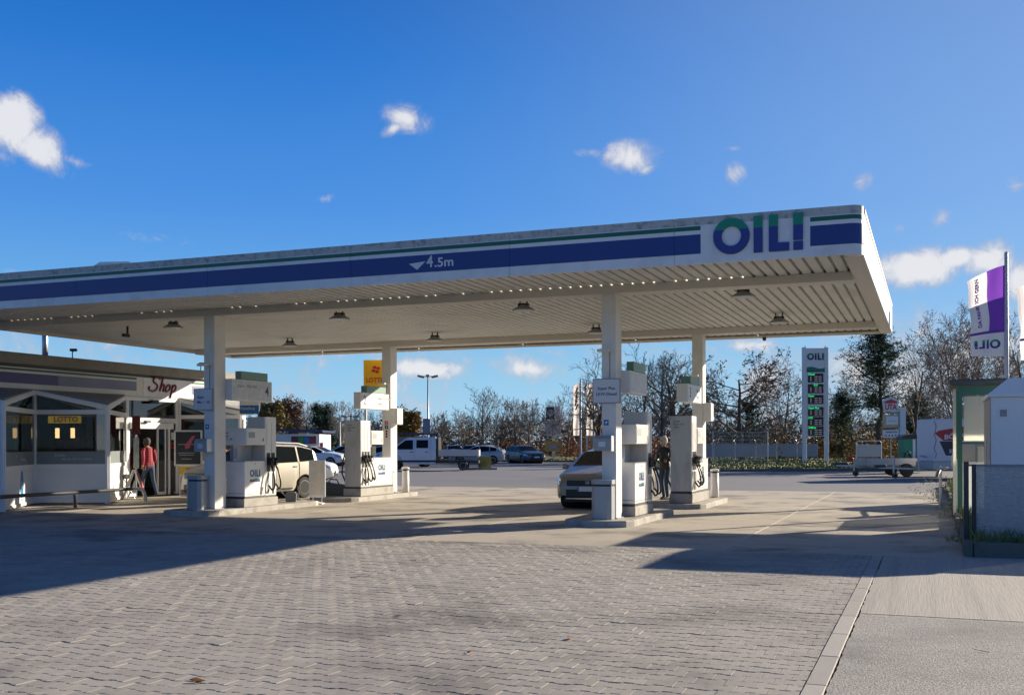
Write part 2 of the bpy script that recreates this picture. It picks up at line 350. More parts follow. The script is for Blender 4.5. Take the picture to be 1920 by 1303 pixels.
def logo(parent, O, U, V, h, d, mg=None, mb=None, wave=False, warp=None):
    mg = mg or LGREEN; mb = mb or LBLUE
    U = Vector(U).normalized(); V = Vector(V).normalized(); W = U.cross(V)
    for L in range(4):
        b = MB()
        for (l, p, up) in LOGO:
            if l != L: continue
            if warp:
                vs = [warp(x, y, 1) for x, y in p] + [warp(x, y, -1) for x, y in p]; k = len(p)
                b.add(vs, [tuple(range(k)), tuple(range(k, 2 * k))[::-1]] + [(i, k + i, k + (i + 1) % k, (i + 1) % k) for i in range(k)], 0 if up else 1)
            else: b.prism(p, Vector(O), U * h, V * h, W * d, 0 if up else 1)
        b.build('letter', [mg, mb], parent)
    if wave:
        pts = [(0 + 2.42 * i / 12, -.32 - .06 * math.sin(i / 12 * 2 * PI)) for i in range(13)]
        mid = [(0 + 2.42 * i / 12, -.50 - .05 * math.sin(i / 12 * 2 * PI + .7)) for i in range(13)]
        b = MB(); b.prism(mid + pts[::-1], Vector(O), U * h, V * h, W * d, 0)
        b.prism([(0, -.72), (2.42, -.72)] + mid[::-1], Vector(O), U * h, V * h, W * d, 1)
        b.build('wave_emblem', [mg, mb], parent)

# ------------------------------------------------------------------ ground
def at(f, r): return (F2[0] * f + R2[0] * r, F2[1] * f + R2[1] * r)
def sheet(name, poly, z, m, kind='structure', parent=None, thick=.0):
    b = MB()
    if thick: b.prism(poly, (0, 0, z - thick), (1, 0, 0), (0, 1, 0), (0, 0, thick))
    else: b.add([(p[0], p[1], z) for p in poly], [tuple(range(len(poly)))])
    return b.build(name, m, parent, kind=kind)
sheet('ground', [(-900, -300), (900, -300), (900, 1500), (-900, 1500)], -.06, EARTH)
sheet('car_park', [(-120, 36.2), (60, 36.2), (60, 150), (-120, 150)], -.012, ASPH)
sheet('paving_bed', [(-30, 0), (-.66, 0), (-.66, 16.0), (-30, 16.0)], -.011, SAND)
sheet('forecourt_bed', [(-40, 16.0), (12, 16.0), (12, 36.2), (-40, 36.2)], -.03, JOINT)
sheet('lane_bed', [(-.64, 0), (12, 0), (12, 16.0), (-.64, 16.0)], -.024, JOINT)

# concrete forecourt, each slab a piece
fc = thing('concrete_forecourt', None, None); fc['kind'] = 'structure'; fc.name = 'concrete_forecourt'
xs = [-40, -34, -28.5, -23.6, -19.3, -13.6, -8.2, -2.92, 2.4, 7, 12]; ys = [16.0, 21.2, 26.3, 31.2, 36.2]
for i in range(len(xs) - 1):
    for j in range(len(ys) - 1):
        b = MB(); b.bx(xs[i] + .009, xs[i + 1] - .009, ys[j] + .009, ys[j + 1] - .009, -.05, R_.uniform(-.0025, .0015)); b.build('concrete_slab', CONC, fc)
b = MB()
b.bx(-2.935, -2.905, 16.02, 36.2, -.03, .0035); b.bx(-19.315, -19.285, 16.02, 36.2, -.03, .0035); b.build('joint_seal', JOINTL, fc)

# lane on the right: brushed slab beyond y=10.5, exposed aggregate before
ln = thing('concrete_lane', None, None); ln['kind'] = 'structure'
for (x0, x1, y0, y1, m) in ((-.632, 5.2, 10.52, 15.99, BRUSH), (5.23, 12, 10.52, 15.99, BRUSH), (-.632, 5.2, 5.0, 10.49, AGG), (5.23, 12, 5.0, 10.49, AGG), (-.632, 5.2, 0, 4.97, AGG), (5.23, 12, 0, 4.97, AGG)):
    b = MB(); poly = [(x0, y0), (x1, y0), (x1, y1)] + [(x0 + R_.uniform(-.012, .006), y1 - (y1 - y0) * k / 60) for k in range(61)][1:-1] if x0 < 0 else [(x0, y0), (x1, y0), (x1, y1), (x0, y1)]
    if x0 < 0: poly = [(x0, y0), (x1, y0), (x1, y1), (x0, y1)] + [(x0 + R_.uniform(-.010, .008), y1 - (y1 - y0) * k / 60) for k in range(1, 60)]
    b.prism(poly, (0, 0, -.05), (1, 0, 0), (0, 1, 0), (0, 0, .052)); b.build('concrete_slab', m, ln)
# edging row of flat slabs between paving and lane
ed = thing('edging_strip', None, None); ed['kind'] = 'structure'
y = 3.3
while y < 15.9:
    y1 = min(y + 1.0, 15.98); b = MB(); b.bx(-.785, -.648, y + .004, y1 - .004, -.05, .006 + R_.uniform(-.001, .001), bev=.005); b.build('edging_stone', SLABM, ed); y += 1.0

# interlocking double-T pavers
pv = thing('block_paving', None, None); pv['kind'] = 'structure'
PL, PH = .2, .165
def paver_shape(g=.0034):
    # corners bulge out (+a) where the heads are, waist is drawn in
    a = .0125; hx = PL / 2 - g * .6; hy = PH / 2 - g * 1.75
    return [(-hx, -hy - a), (-hx * .48, -hy - a), (-hx * .30, -hy + a), (hx * .30, -hy + a), (hx * .48, -hy - a), (hx, -hy - a),
            (hx, hy + a), (hx * .48, hy + a), (hx * .30, hy - a), (-hx * .30, hy - a), (-hx * .48, hy + a), (-hx, hy + a)]
PS = paver_shape()
def paver_vf(cx, cy, z, tx, ty, clip=None):
    c = .003; vs = []
    pts = PS
    if clip is not None: pts = [(min(p[0], clip - cx), p[1]) for p in PS]
    for (x, y) in pts: vs.append((cx + x * .993, cy + y * .955, z + tx * x + ty * y))
    for (x, y) in pts: vs.append((cx + x, cy + y, z - c + tx * x + ty * y))
    for (x, y) in pts: vs.append((cx + x, cy + y, -.03))
    n = 12
    fs = [tuple(range(n))] + [(k + n, (k + 1) % n + n, (k + 1) % n, k) for k in range(n)] + [(k + 2 * n, (k + 1) % n + 2 * n, (k + 1) % n + n, k + n) for k in range(n)]
    return vs, fs
spots = []
row = 0; y = 4.2
while y < 15.92:
    x = -.79 - PL / 2 + (0 if row % 2 else PL / 2)
    while x > -26:
        fwd = x * F2[0] + y * F2[1]; rt = x * R2[0] + y * R2[1]
        if fwd > 5.2 and abs(rt / fwd) < .53 and x > -16.0 - (y - 4) * .9:
            vert = 1303 if fwd < .1 else 831 + 2005 * 1.6 / fwd
            inview = vert < 1300 and abs(rt / fwd) < .475
            spots.append((0 if inview else 1, fwd, x, y))
        x -= PL
    y += PH; row += 1
spots.sort()
base = MB(); vs, fs = paver_vf(0, 0, 0, 0, 0); base.add(vs, fs); pm = [base.mesh('paver', PAVER)]
rest = MB(); cnt = 0
for (o_, fwd, x, y) in spots:
    z = R_.gauss(0, .0011); tx, ty = R_.gauss(0, .006), R_.gauss(0, .006)
    cut = x + PL / 2 > -.787
    if cnt < 300 and not o_ and not cut:
        o = bpy.data.objects.new('paver', pm[0]); o.location = (x, y, z); o.rotation_euler = (ty, -tx, R_.gauss(0, .004)); link(o, pv); cnt += 1
    else:
        vs, fs = paver_vf(x + R_.gauss(0, .0006), y + R_.gauss(0, .0006), z, tx, ty, -.789 if cut else None); rest.add(vs, fs)
rest.build('paver_field', PAVER, pv, kind='stuff')

# verge of grass with its kerb
VP = [(-120, 104), (-60, 98), (-33, 86.5), (-27, 86.5), (-22, 76), (-13.5, 60.6), (-11.4, 59.4), (-4, 63.0), (3, 65.5), (40, 76), (60, 84), (60, 260), (-120, 260)]
sheet('grass_verge', VP, .13, EARTH, thick=.2)
vk = thing('verge_kerb', None, None); vk['kind'] = 'structure'
for i in range(1, 10):
    a, b2 = Vector(VP[i]), Vector(VP[i + 1]) if i + 1 < len(VP) else None
    L = (b2 - a).length; n = max(1, int(L / 2)); d = (b2 - a).normalized(); nn = Vector((d.y, -d.x))
    for k in range(n):
        p = a + d * (k + .5) * L / n + nn * .06; b = MB(); b.box((p.x, p.y, .07), (L / n - .02, .12, .16), math.atan2(d.y, d.x)); b.build('kerb_stone', KERBD, vk)
sheet('far_road', [(-120, 128), (60, 118), (60, 122), (-120, 134)], .137, ASPH)
def grass(name, pts, hmin, hmax, wd, m, label, z0, cat='grass', seed=3):
    rr = random.Random(seed); b = MB()
    for (x, y) in pts:
        h = rr.uniform(hmin, hmax); a = rr.uniform(0, 2 * PI); l = rr.uniform(.1, .6) * h; la = rr.uniform(0, 2 * PI)
        dx, dy = math.cos(a) * wd, math.sin(a) * wd; tx, ty = math.cos(la) * l, math.sin(la) * l
        b.add([(x - dx, y - dy, z0), (x + dx, y + dy, z0), (x + dx * .6 + tx * .4, y + dy * .6 + ty * .4, z0 + h * .6), (x + tx, y + ty, z0 + h)], [(0, 1, 2), (0, 2, 3)])
    return b.build(name, m, None, label=label, cat=cat, kind='stuff')
gp = []
for _ in range(26000):
    f = 58 + 62 * R_.random() ** 1.6; r = R_.uniform(-4, .47 * f); x, y = at(f, r)
    ok = (x > -33 and y > np.interp(x, [-33, -27, -22, -13.5, -11.4, -4, 3, 40], [86.5, 86.5, 76, 60.6, 59.4, 63, 65.5, 76]) + .1)
    if ok and math.sin(x * .9) * math.sin(y * .7 + x * .2) + R_.random() > .3: gp.append((x, y))
grass('grass', gp, .04, .17, .07, GRASSM, 'tufty green and straw grass growing on the verge below the price pylon', .13)

# raised planting bed on the right with its kerb
PBX = .42; PBY = 16.25
sheet('planting_bed_soil', [(PBX + .1, PBY + .1), (14, PBY + .1), (14, 42), (PBX + .1, 42)], .17, EARTH, thick=.2)
pk = thing('planting_bed_kerb', None, None); pk['kind'] = 'structure'
x = PBX + .12
for k in range(14):
    b = MB(); b.bx(x + .004, x + .996, PBY, PBY + .11, -.04, .2 + R_.uniform(-.004, .004), bev=.012); b.build('kerb_stone', KERBD, pk); x += 1
y = PBY + .12
b = MB(); b.bx(PBX, PBX + .11, PBY, PBY + .11, -.04, .2, bev=.012); b.build('kerb_stone', KERBD, pk)
for k in range(25):
    b = MB(); b.bx(PBX + R_.uniform(-.01, .01), PBX + .11, y + .004, y + .996, -.04, .17 + R_.uniform(-.02, .02), bev=.012); b.build('kerb_stone', KERBD, pk); y += 1
gp = [(R_.uniform(.56, 5.5), R_.uniform(16.4, 21)) for _ in range(5200)] + [(R_.uniform(.5, 1.1), R_.uniform(16.6, 41)) for _ in range(2500)]
grass('grass', gp, .05, .22, .006, GRASSM, 'rough grass and weeds in the kerbed bed below the ribbed screen', .17, seed=5)
b = MB(); rr = random.Random(9)
for cx, cy, n, rad_, hh in ((.42, 24.6, 260, .35, .35), (.36, 29.5, 420, .55, .55), (.1, 33.5, 520, .8, .75), (.55, 19.9, 120, .2, .2), (.34, 17.9, 90, .16, .14), (1.35, 16.9, 330, .42, .3), (2.1, 17.1, 300, .45, .32)):
    for _ in range(n):
        a = rr.uniform(0, 2 * PI); d = rad_ * rr.random() ** .6; x, y = cx + d * math.cos(a), cy + d * math.sin(a); z = rr.random() * hh * (1 - d / rad_ * .6) + .05
        s = rr.uniform(.02, .05); a2 = rr.uniform(0, PI); dx, dy, dz = s * math.cos(a2), s * math.sin(a2), rr.uniform(-.03, .05)
        b.add([(x - dx, y - dy, z), (x + dy * .4, y - dx * .4, z + dz * .3), (x + dx, y + dy, z + dz), (x - dy * .4, y + dx * .4, z + dz * .5)], [(0, 1, 2, 3)])
WEED = mat('weed_leaves', (.20, .21, .055), .7, var=.4, vscale=4, dirt=(.30, .27, .12), dscale=3, damt=.6)
b.build('weeds', WEED, None, label='yellow green weeds spilling over the kerb of the planting bed', cat='weeds', kind='stuff')
# fallen leaves on the paving
lf = MB(); lf.add([(-.06, 0, .004), (-.02, -.025, .012), (.03, -.02, .006), (.075, .005, .02), (.03, .03, .014), (-.02, .028, .02)], [(0, 1, 2, 3, 4, 5)])
lm = lf.mesh('fallen_leaf', LEAFO)
for i, (x, y, l) in enumerate(((-4.62, 5.93, 'curled orange leaf lying alone at the lower edge of the paving'), (-2.76, 8.3, 'flat reddish leaf on the lit pavers left of the kerb strip'), (-4.6, 8.85, 'small brown leaf on the pavers in front of the pale patch'), (-3.3, 7.5, 'brown leaf scrap on the middle of the near paving'))):
    o = bpy.data.objects.new('fallen_leaf', lm); o.location = (x, y, .003); o.rotation_euler = (.1, .1, i * 1.7); o.scale = (1 if i == 0 else .7,) * 3; link(o); tag(o, l, 'leaf', 'fallen leaves on the paving')

# ------------------------------------------------------------------ canopy
XR, XL, YF, YB, ZB, ZT = -1.007, -22.72, 17.862, 31.28, 4.6, 5.385
C1, C2, RY1, RY2 = -15.276, -5.77, 20.294, 28.85
cn = thing('filling_station_canopy', 'large flat forecourt canopy with blue striped white fascia on four square columns', 'canopy', (-11.86, 24.5, 0))
CNO = Vector((-11.86, 24.5, 0))
def cpart(b, name, mats, parent=None, **kw):
    if parent is None:
        b.v = [(p[0] - CNO.x, p[1] - CNO.y, p[2]) for p in b.v]; return b.build(name, mats, cn, **kw)
    b.v = [(p[0] - CNO.x, p[1] - CNO.y, p[2]) for p in b.v]; return b.build(name, mats, parent, **kw)
# corrugated underside, flutes run front to back
b = MB(); pitch = .2125; prof = []
x = XL + .12
while x < XR - .30:
    prof += [(x, 4.70), (x + .150, 4.70), (x + .160, 4.765), (x + .203, 4.765)]; x += pitch
prof.append((x, 4.70))
vs = [(p[0], YF + .06, p[1]) for p in prof] + [(p[0], YB - .06, p[1]) for p in prof]; n = len(prof)
b.add(vs, [(i, n + i, n + i + 1, i + 1) for i in range(n - 1)]); cpart(b, 'corrugated_ceiling', DECK)
b = MB(); b.bx(XL + .1, XR - .1, YF + .1, YB - .1, 5.22, 5.26); cpart(b, 'roof_sheet', FTRIM)
for (y0, y1) in ((RY1, RY1 + .44), (RY2, RY2 + .44)):
    b = MB(); b.bx(XL + .25, XR - .30, y0, y1, 4.54, 4.697); cpart(b, 'beam', BEAM)
b = MB(); b.bx(XR - .31, XR - .03, YF + .32, YB - .03, 4.605, 4.72); cpart(b, 'soffit_trim', BEAM)
b = MB(); b.bx(XL + .03, XR - .3, YB - .16, YB - .03, 4.605, 4.66); cpart(b, 'soffit_trim', BEAM)
# flute gaps above the front beam: added glowing beads stand in for daylight
GAPGLOW = mat('gap_glow', (.9, .85, .7), .4, emit=(1, .88, .62), es=1.0)
lb = MB(); lb.box((0, 0, 0), (.032, .012, .02)); lbm = lb.mesh('gap_glow_bead', GAPGLOW)
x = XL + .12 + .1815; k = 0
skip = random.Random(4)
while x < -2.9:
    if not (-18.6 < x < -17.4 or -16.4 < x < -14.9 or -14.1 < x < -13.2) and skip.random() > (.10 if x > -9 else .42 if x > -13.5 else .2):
        o = bpy.data.objects.new('gap_glow_bead', lbm); o.location = (x - CNO.x, RY1 - .008 - CNO.y, 4.712); link(o, cn)
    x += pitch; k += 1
# front fascia panels with stripes standing slightly proud
seams = [XL + .02, -20.6, -17.72, -16.26, -13.44, -10.24, -7.10, -4.06, -3.62]
seams = [XL, -19.9, -17.0, -13.6, -10.3, -7.05, -4.05]
def stripes(x0, x1, par):
    b = MB(); b.bx(x0, x1, YF - .004, YF + .01, 5.165, 5.235); cpart(b, 'green_stripe', GREEN, par)
    b = MB(); b.bx(x0, x1, YF - .004, YF + .01, 4.77, 5.095); cpart(b, 'blue_stripe', BLUE, par)
allx = seams + [-1.204]
for i in range(len(allx) - 1):
    x0, x1 = allx[i] + .003, allx[i + 1] - (.003 if i < len(allx) - 2 else 0)
    b = MB(); b.bx(x0, x1, YF, YF + .05, ZB, 5.25); b.bx(x0, x1, YF + .0, YF + .06, 5.2505, 5.385, mi=1); p = cpart(b, 'fascia_panel', [FASC, FTRIM])
    if i < len(allx) - 2: stripes(x0, x1, p)
    else: stripes(x0, -3.60, p); stripes(-1.82, x1, p)
# rounded corner
b = MB(); n = 6; R0 = .2
arc = [(XR - R0 + R0 * math.sin(PI / 2 * k / n), YF + R0 - R0 * math.cos(PI / 2 * k / n)) for k in range(n + 1)]
def arcstrip(b, z0, z1, off, mi):
    vs = []
    for k, (ax, ay) in enumerate(arc):
        dx, dy = math.sin(PI / 2 * k / n) * off, -math.cos(PI / 2 * k / n) * off; vs += [(ax + dx, ay + dy, z0), (ax + dx, ay + dy, z1)]
    b.add(vs, [(2 * k, 2 * k + 2, 2 * k + 3, 2 * k + 1) for k in range(n)], mi)
arcstrip(b, ZB, 5.25, 0, 0); arcstrip(b, 5.2505, ZT, 0, 1); c_ = cpart(b, 'corner_panel', [FASC, FTRIM])
b = MB(); arcstrip(b, 5.165, 5.235, .004, 0); cpart(b, 'green_stripe', GREEN, c_)
b = MB(); arcstrip(b, 4.77, 5.095, .004, 0); cpart(b, 'blue_stripe', BLUE, c_)
# side, back and left fascias
for k in range(4):
    y0 = YF + .352 + (YB - YF - .352) * k / 4; y1 = YF + .352 + (YB - YF - .352) * (k + 1) / 4
    b = MB(); b.bx(XR - .03, XR, y0 + .003, y1 - .003, ZB, 5.31); b.bx(XR - .05, XR + .012, y0 + .003, y1 - .003, 5.311, ZT, mi=1); cpart(b, 'fascia_panel', [FASC, FTRIM])
for k in range(6):
    x0 = XL + (XR - XL) * k / 6; x1 = XL + (XR - XL) * (k + 1) / 6
    b = MB(); b.bx(x0 + .003, x1 - .033, YB - .03, YB, ZB, ZT); cpart(b, 'fascia_panel', BEAM)
for k in range(4):
    y0 = YF + .06 + (YB - YF - .1) * k / 4; y1 = YF + .06 + (YB - YF - .1) * (k + 1) / 4
    b = MB(); b.bx(XL, XL + .03, y0 + .003, y1 - .003, ZB, ZT); cpart(b, 'fascia_panel', BEAM)
# wordmark on its panel
logo(cn, Vector((-3.385, YF - .001, 4.722)) - CNO, (1, 0, 0), (0, 0, 1), .60, .035)
# height mark
b = MB(); b.prism([(0, 0), (.34, .03), (.17, -.12)], (-9.06, YF - .0045, 4.945), (1, 0, 0), (0, 0, 1), (0, -.004, 0)); cpart(b, 'arrow_mark', WSIGN)
txt('4', .30, Vector((-8.63, YF - .005, 4.955)) - CNO, (1, 0, 0), (0, 0, 1), WSIGN, cn, bold=.02, fit=.13)
txt('.5m', .235, Vector((-8.34, YF - .005, 4.93)) - CNO, (1, 0, 0), (0, 0, 1), WSIGN, cn, bold=.018, fit=.38)
# vent cowl on the roof edge at far left
t = thing('roof_vent', 'small flat vent cowl on top of the canopy edge at its left', 'vent', (-17.0, 19.2, 5.26))
b = MB(); b.bx(-.2, .2, -.15, .15, 0, .26); b.prism([(-.6, .3), (.65, .3), (.5, .38), (-.3, .42)], (0, -.3, 0), (1, 0, 0), (0, 0, 1), (0, .6, 0)); b.build('cowl', GALV, t)

def column(cx, cy, label):
    # front/right corner at cx, cy
    t = bpy.data.objects.new('canopy_column', None)
    b = MB(); b.bx(cx - .29, cx, cy + .002, cy + .42, .12, 4.539, bev=.006); p = cpart(b, 'column', COLM, None)
    b = MB(); b.bx(cx - .33, cx + .04, cy - .04, cy + .46, .12, .135); cpart(b, 'base_plate', GREY, p)
    return p
for cx, cy in ((C1, RY1), (C2, RY1), (C1, RY2), (C2, RY2)): column(cx, cy, '')
# hanging floodlights
def floodlight(label):
    t = thing('hanging_floodlight', label, 'floodlight', (0, 0, 4.70), group='floodlights hung under the canopy')
    for s in (-.1, .1):
        b = MB(); b.box((s, 0, -.09), (.035, .03, .18)); b.build('hanger', DARKM, t)
    b = MB(); b.lathe([(.03, -.12), (.16, -.17), (.30, -.25), (.31, -.275), (.27, -.275), (.27, -.268), (.02, -.268)], n=16); b.build('reflector', mat('lamp_housing', (.30, .30, .29), .5), t)
    b = MB(); b.lathe([(.262, -.272), (.262, -.280), (.01, -.281)], n=16); b.build('lens', mat('lamp_lens', (.6, .62, .62), .25), t)
    b = MB(); b.box((0, 0, -.13), (.30, .12, .07), bev=.01); b.build('ballast_box', DARKM, t)
    return t
L0 = None
for (x, y, l) in ((-17.4, 21.5, 'floodlight left of the front left column, nearest the shop'), (-12.7, 21.5, 'floodlight just right of the front left column in the front row'), (-8.2, 21.6, 'floodlight left of the front right column in the front row'), (-3.45, 21.3, 'front row floodlight hung nearest the canopy right end'),
                  (-17.5, 26.8, 'floodlight in the back row behind the front left column'), (-12.9, 27.0, 'back row floodlight beside the top of the back left column'), (-8.15, 26.8, 'back row floodlight seen just left of the front right column'), (-3.4, 26.2, 'back row floodlight hung nearest the canopy right end')):
    if L0 is None: L0 = floodlight(l); L0.location = (x, y, 4.70)
    else: dup(L0, (x, y, 4.70), 0, l)
for o in list(sc.objects):
    if o.name.startswith('hanging_floodlight'): o.scale = (.8, .8, .85)
for (x, y, l) in ((-6.4, 31.12, 'small black dome camera under the rear fascia left of the back right column'), (-4.45, 31.12, 'small black dome camera under the rear fascia right of the back right column')):
    b = MB(); b.lathe([(.0, -.10), (.04, -.09), (.055, -.05), (.055, 0)], n=10); o = b.build('dome_camera', BLACK, None, smooth=True, label=l, cat='camera', group='dome cameras under the canopy'); o.location = (x, y, 4.605)
b = MB(); b.bx(-.02, .02, -.02, .02, -.22, 0); b.box((0, -.06, -.25), (.09, .2, .08)); o = b.build('bracket_camera', BLACK, None, label='black camera on a drop bracket under the canopy above the shop', cat='camera'); o.location = (-19.6, 22.4, 4.70)

# ------------------------------------------------------------------ pump islands
def island(x0, x1, y0, y1, label, tip):
    """concrete island, long way front to back, ring of kerb stones round a slab"""
    t = thing('pump_island', label, 'pump island', ((x0 + x1) / 2, (y0 + y1) / 2, 0), group='pump islands under the canopy')
    X0, X1, Y0, Y1 = x0 - (x0 + x1) / 2, (x1 - x0) / 2, -(y1 - y0) / 2, (y1 - y0) / 2
    c = .42
    out = [(X0 + c, Y0), (X1 - c, Y0), (X1 - .09, Y0 + .16), (X1, Y0 + c), (X1, Y1 - c), (X1 - .09, Y1 - .16), (X1 - c, Y1), (X0 + c, Y1), (X0 + .09, Y1 - .16), (X0, Y1 - c), (X0, Y0 + c), (X0 + .09, Y0 + .16)]
    inn = [(p[0] * (1 - .12 / X1), p[1] * (1 - .12 / Y1)) for p in out]
    b = MB(); b.prism(inn, (0, 0, -.03), (1, 0, 0), (0, 1, 0), (0, 0, .145)); b.build('island_slab', CONC, t)
    n = len(out)
    for i in range(n):
        a, b2 = Vector(out[i]), Vector(out[(i + 1) % n]); ia, ib = Vector(inn[i]), Vector(inn[(i + 1) % n]); L = (b2 - a).length; k = max(1, round(L / .95))
        for j in range(k):
            g = .004 / L; s0, s1 = j / k + g, (j + 1) / k - g
            q0, q1, q2, q3 = a.lerp(b2, s0), a.lerp(b2, s1), ia.lerp(ib, s1), ia.lerp(ib, s0); m = MB()
            nrm = Vector(((b2 - a).y, -(b2 - a).x)).normalized() * .018
            vs = [(q0.x, q0.y, -.03), (q1.x, q1.y, -.03), (q2.x, q2.y, -.03), (q3.x, q3.y, -.03), (q0.x, q0.y, .10), (q1.x, q1.y, .10), (q1.x - nrm.x, q1.y - nrm.y, .12), (q0.x - nrm.x, q0.y - nrm.y, .12), (q2.x, q2.y, .12), (q3.x, q3.y, .12)]
            m.add(vs, [(0, 1, 5, 4), (4, 5, 6, 7), (7, 6, 8, 9), (1, 2, 8, 6, 5), (3, 0, 4, 7, 9), (2, 3, 9, 8)]); m.build('kerb_stone', KERB, t)
    return t
island(-16.25, -14.85, 19.45, 24.35, 'front left pump island carrying pump 4 and a grey bin', 1)
island(-16.25, -14.75, 25.55, 29.95, 'back left pump island with the tall steel pump and dark canister', 1)
island(-6.72, -5.32, 19.55, 23.75, 'front right pump island with the LKW diesel column and bin', 1)
island(-6.72, -5.12, 25.55, 29.35, 'back right pump island beside the man in a dark jacket', 1)

def hose(par, y, xw, ztop, droop, yy, xout):
    b = MB(); pts = []
    for k in range(13):
        s = k / 12
        if s < .85: z = ztop - (ztop - droop) * math.sin(s / .85 * PI / 2) ** 1.0
        else: z = droop + (s - .85) / .15 * .12
        x = xw + xout * math.sin(s * PI) ** .7
        pts.append((x, y + yy * s * s, z))
    b.tube(pts, .021, 7); b.build('hose', RUBBER, par, smooth=True)
def nozzle(par, x, y, z, col=BLACK):
    b = MB(); b.box((x + .03, y, z), (.09, .04, .19), bev=.012); b.box((x + .07, y, z + .06), (.10, .045, .07), bev=.012)
    b.tube([(x + .02, y, z + .08), (x - .02, y, z + .12), (x - .03, y, z + .20)], .012, 6); b.tube([(x + .09, y, z - .08), (x + .13, y, z - .02), (x + .11, y, z + .05)], .010, 5); b.build('nozzle', col, par)
def pump(x0, x1, y0, y1, y2, tower_near, label, lines, num, nh, pz=.32, flip=1):
    """x0..x1 across, tower and cabinet along y; hoses face +x"""
    t = thing('fuel_pump', label, 'fuel pump', ((x0 + x1) / 2, (y0 + y2) / 2, .12), group='fuel pumps on the islands')
    O = Vector(((x0 + x1) / 2, (y0 + y2) / 2, .12)); hx = (x1 - x0) / 2
    A, B = (y0 - O.y, y1 - O.y), (y1 - O.y, y2 - O.y)
    tw, cb = (A, B) if tower_near else (B, A)
    Z = pz - .12
    b = MB(); b.bx(-hx - .02, hx + .02, A[0] - .05, B[1] + .05, 0, Z, bev=.012); b.build('plinth', KERB, t)
    b = MB(); b.bx(-hx, hx, A[0] + .01, B[1] - .01, Z, Z + .05); b.build('base_frame', DARKM, t)
    H = 2.26 - .12
    b = MB(); b.bx(-hx, hx - .03, tw[0], tw[1], Z + .05, H, bev=.008); twp = b.build('hose_tower', STEEL if tower_near else mat('pump_tower_warm', (.56, .53, .48), .5, var=.06), t)
    b = MB(); b.bx(hx - .03, hx, tw[0] + .004, tw[1] - .004, Z + .05, H - .002); b.build('hose_front', STRIP, t)
    w_ = (tw[1] - tw[0]) / (nh + .35)
    for k in range(nh):
        yc = tw[0] + w_ * (k + .68)
        b = MB(); b.bx(hx, hx + .008, yc - w_ * .34, yc + w_ * .34, H - .85, H - .16); b.build('grade_plate', PWHITE, t)
        b = MB(); b.bx(hx, hx + .006, yc - w_ * .38, yc + w_ * .38, H - 1.32, H - .87); b.build('nozzle_boot', BLACK, t)
        nozzle(t, hx + .03, yc, H - 1.08, BLACK)
        hose(t, yc, hx + .08, H - 1.18, Z + .17 + .03 * k, -.12 + .10 * k, .12 + .02 * (k % 2))
        b = MB(); b.bx(hx, hx + .012, yc - w_ * .15, yc + w_ * .15, Z + .08, H - 1.36); b.build('hose_channel', BLACK if k % 2 else GREY, t)
    # loop of hose on the far side and a black one at the near left edge
    b = MB(); yb = tw[0] + .06 if tower_near else tw[1] - .06
    b.tube([(-hx - .03, yb, H - .95), (-hx - .10, yb, H - 1.15), (-hx - .12, yb, H - 1.5), (-hx - .09, yb, Z + .35), (-hx + .02, yb, Z + .12)], .022, 7); b.build('hose', RUBBER, t, smooth=True)
    # lower cabinet
    zt = 1.19 - .12
    b = MB(); b.bx(-hx, hx, cb[0] + .004, cb[1] - .004, Z + .05, zt, bev=.008); cbp = b.build('cabinet', PWHITE, t)
    b = MB(); b.bx(-hx - .01, hx + .01, cb[0] - .004, cb[1], zt, zt + .012); b.build('cabinet_lip', GALV, t)
    b = MB(); b.bx(-hx + .03, hx - .03, cb[0] + .0015, cb[0] + .0035, Z + .12, Z + .128); b.build('door_gap', BLACK, t)
    b = MB(); b.bx(hx + .0005, hx + .0025, cb[0] + .03, cb[1] - .03, Z + .10, Z + .108); b.build('door_gap', BLACK, t)
    b = MB(); b.lathe([(.014, 0), (.014, .006)], (hx, (cb[0] + cb[1]) / 2, zt - .06), (1, 0, 0), 8); b.build('lock', DARKM, t)
    yy0 = cb[0] if tower_near else cb[0]; ww = cb[1] - cb[0]; hh = .19
    sz = min(.17, ww * .62 / 2.42)
    logo(t, (hx + .001, (cb[0] + cb[1]) / 2 - 1.21 * sz, zt - .36), (0, 1, 0), (0, 0, 1), sz * 1.15 if False else sz, .004, wave=True)
    for k, l in enumerate(('Service', 'Tel.')):
        b = MB(); b.bx(hx + .0005, hx + .002, (cb[0] + cb[1]) / 2 - .08 + .02 * k, (cb[0] + cb[1]) / 2 + .14, Z + .15 - .05 * k, Z + .158 - .05 * k); b.build('small_print', TEXTG, t)
    # uprights, screens, posters between cabinet and display box
    d0, d1 = (cb[0] + .02, cb[0] + (cb[1] - cb[0]) * .55) if tower_near else (cb[0] + .05, cb[1] - .02)
    db0, db1 = 1.58 - .12, 1.98 - .12
    for yy in (d0 + .05, d1 - .05):
        b = MB(); b.bx(-hx + .06, -hx + .12, yy - .02, yy + .02, zt, db0); b.build('upright', GREY, t)
    b = MB(); b.bx(-hx + .14, -hx + .16, d0 + .02, d1 - .02, zt + .012, db0); b.build('rear_screen', mat('smoked_screen', (.46, .46, .46), .3), t)
    b = MB(); b.bx(-.10, .04, d0 - .002 if not tower_near else d1 - .03, (d0 if not tower_near else d1 - .028), zt + .08, zt + .34); b.build('notice', mat('poster_paper', (.45, .48, .52), .6, var=.5, vscale=14), t)
    b = MB(); b.bx(-hx - .18 if not tower_near else -hx + .02, hx + .02, d0, d1, db0, db1, bev=.01); b.build('display_box', PWHITE, t)
    b = MB(); b.bx(hx + .021, hx + .026, d0 + .03, d1 - .03, db0 + .03, db1 - .03); b.build('price_display', mat('display_face', (.62, .62, .60), .3), t)
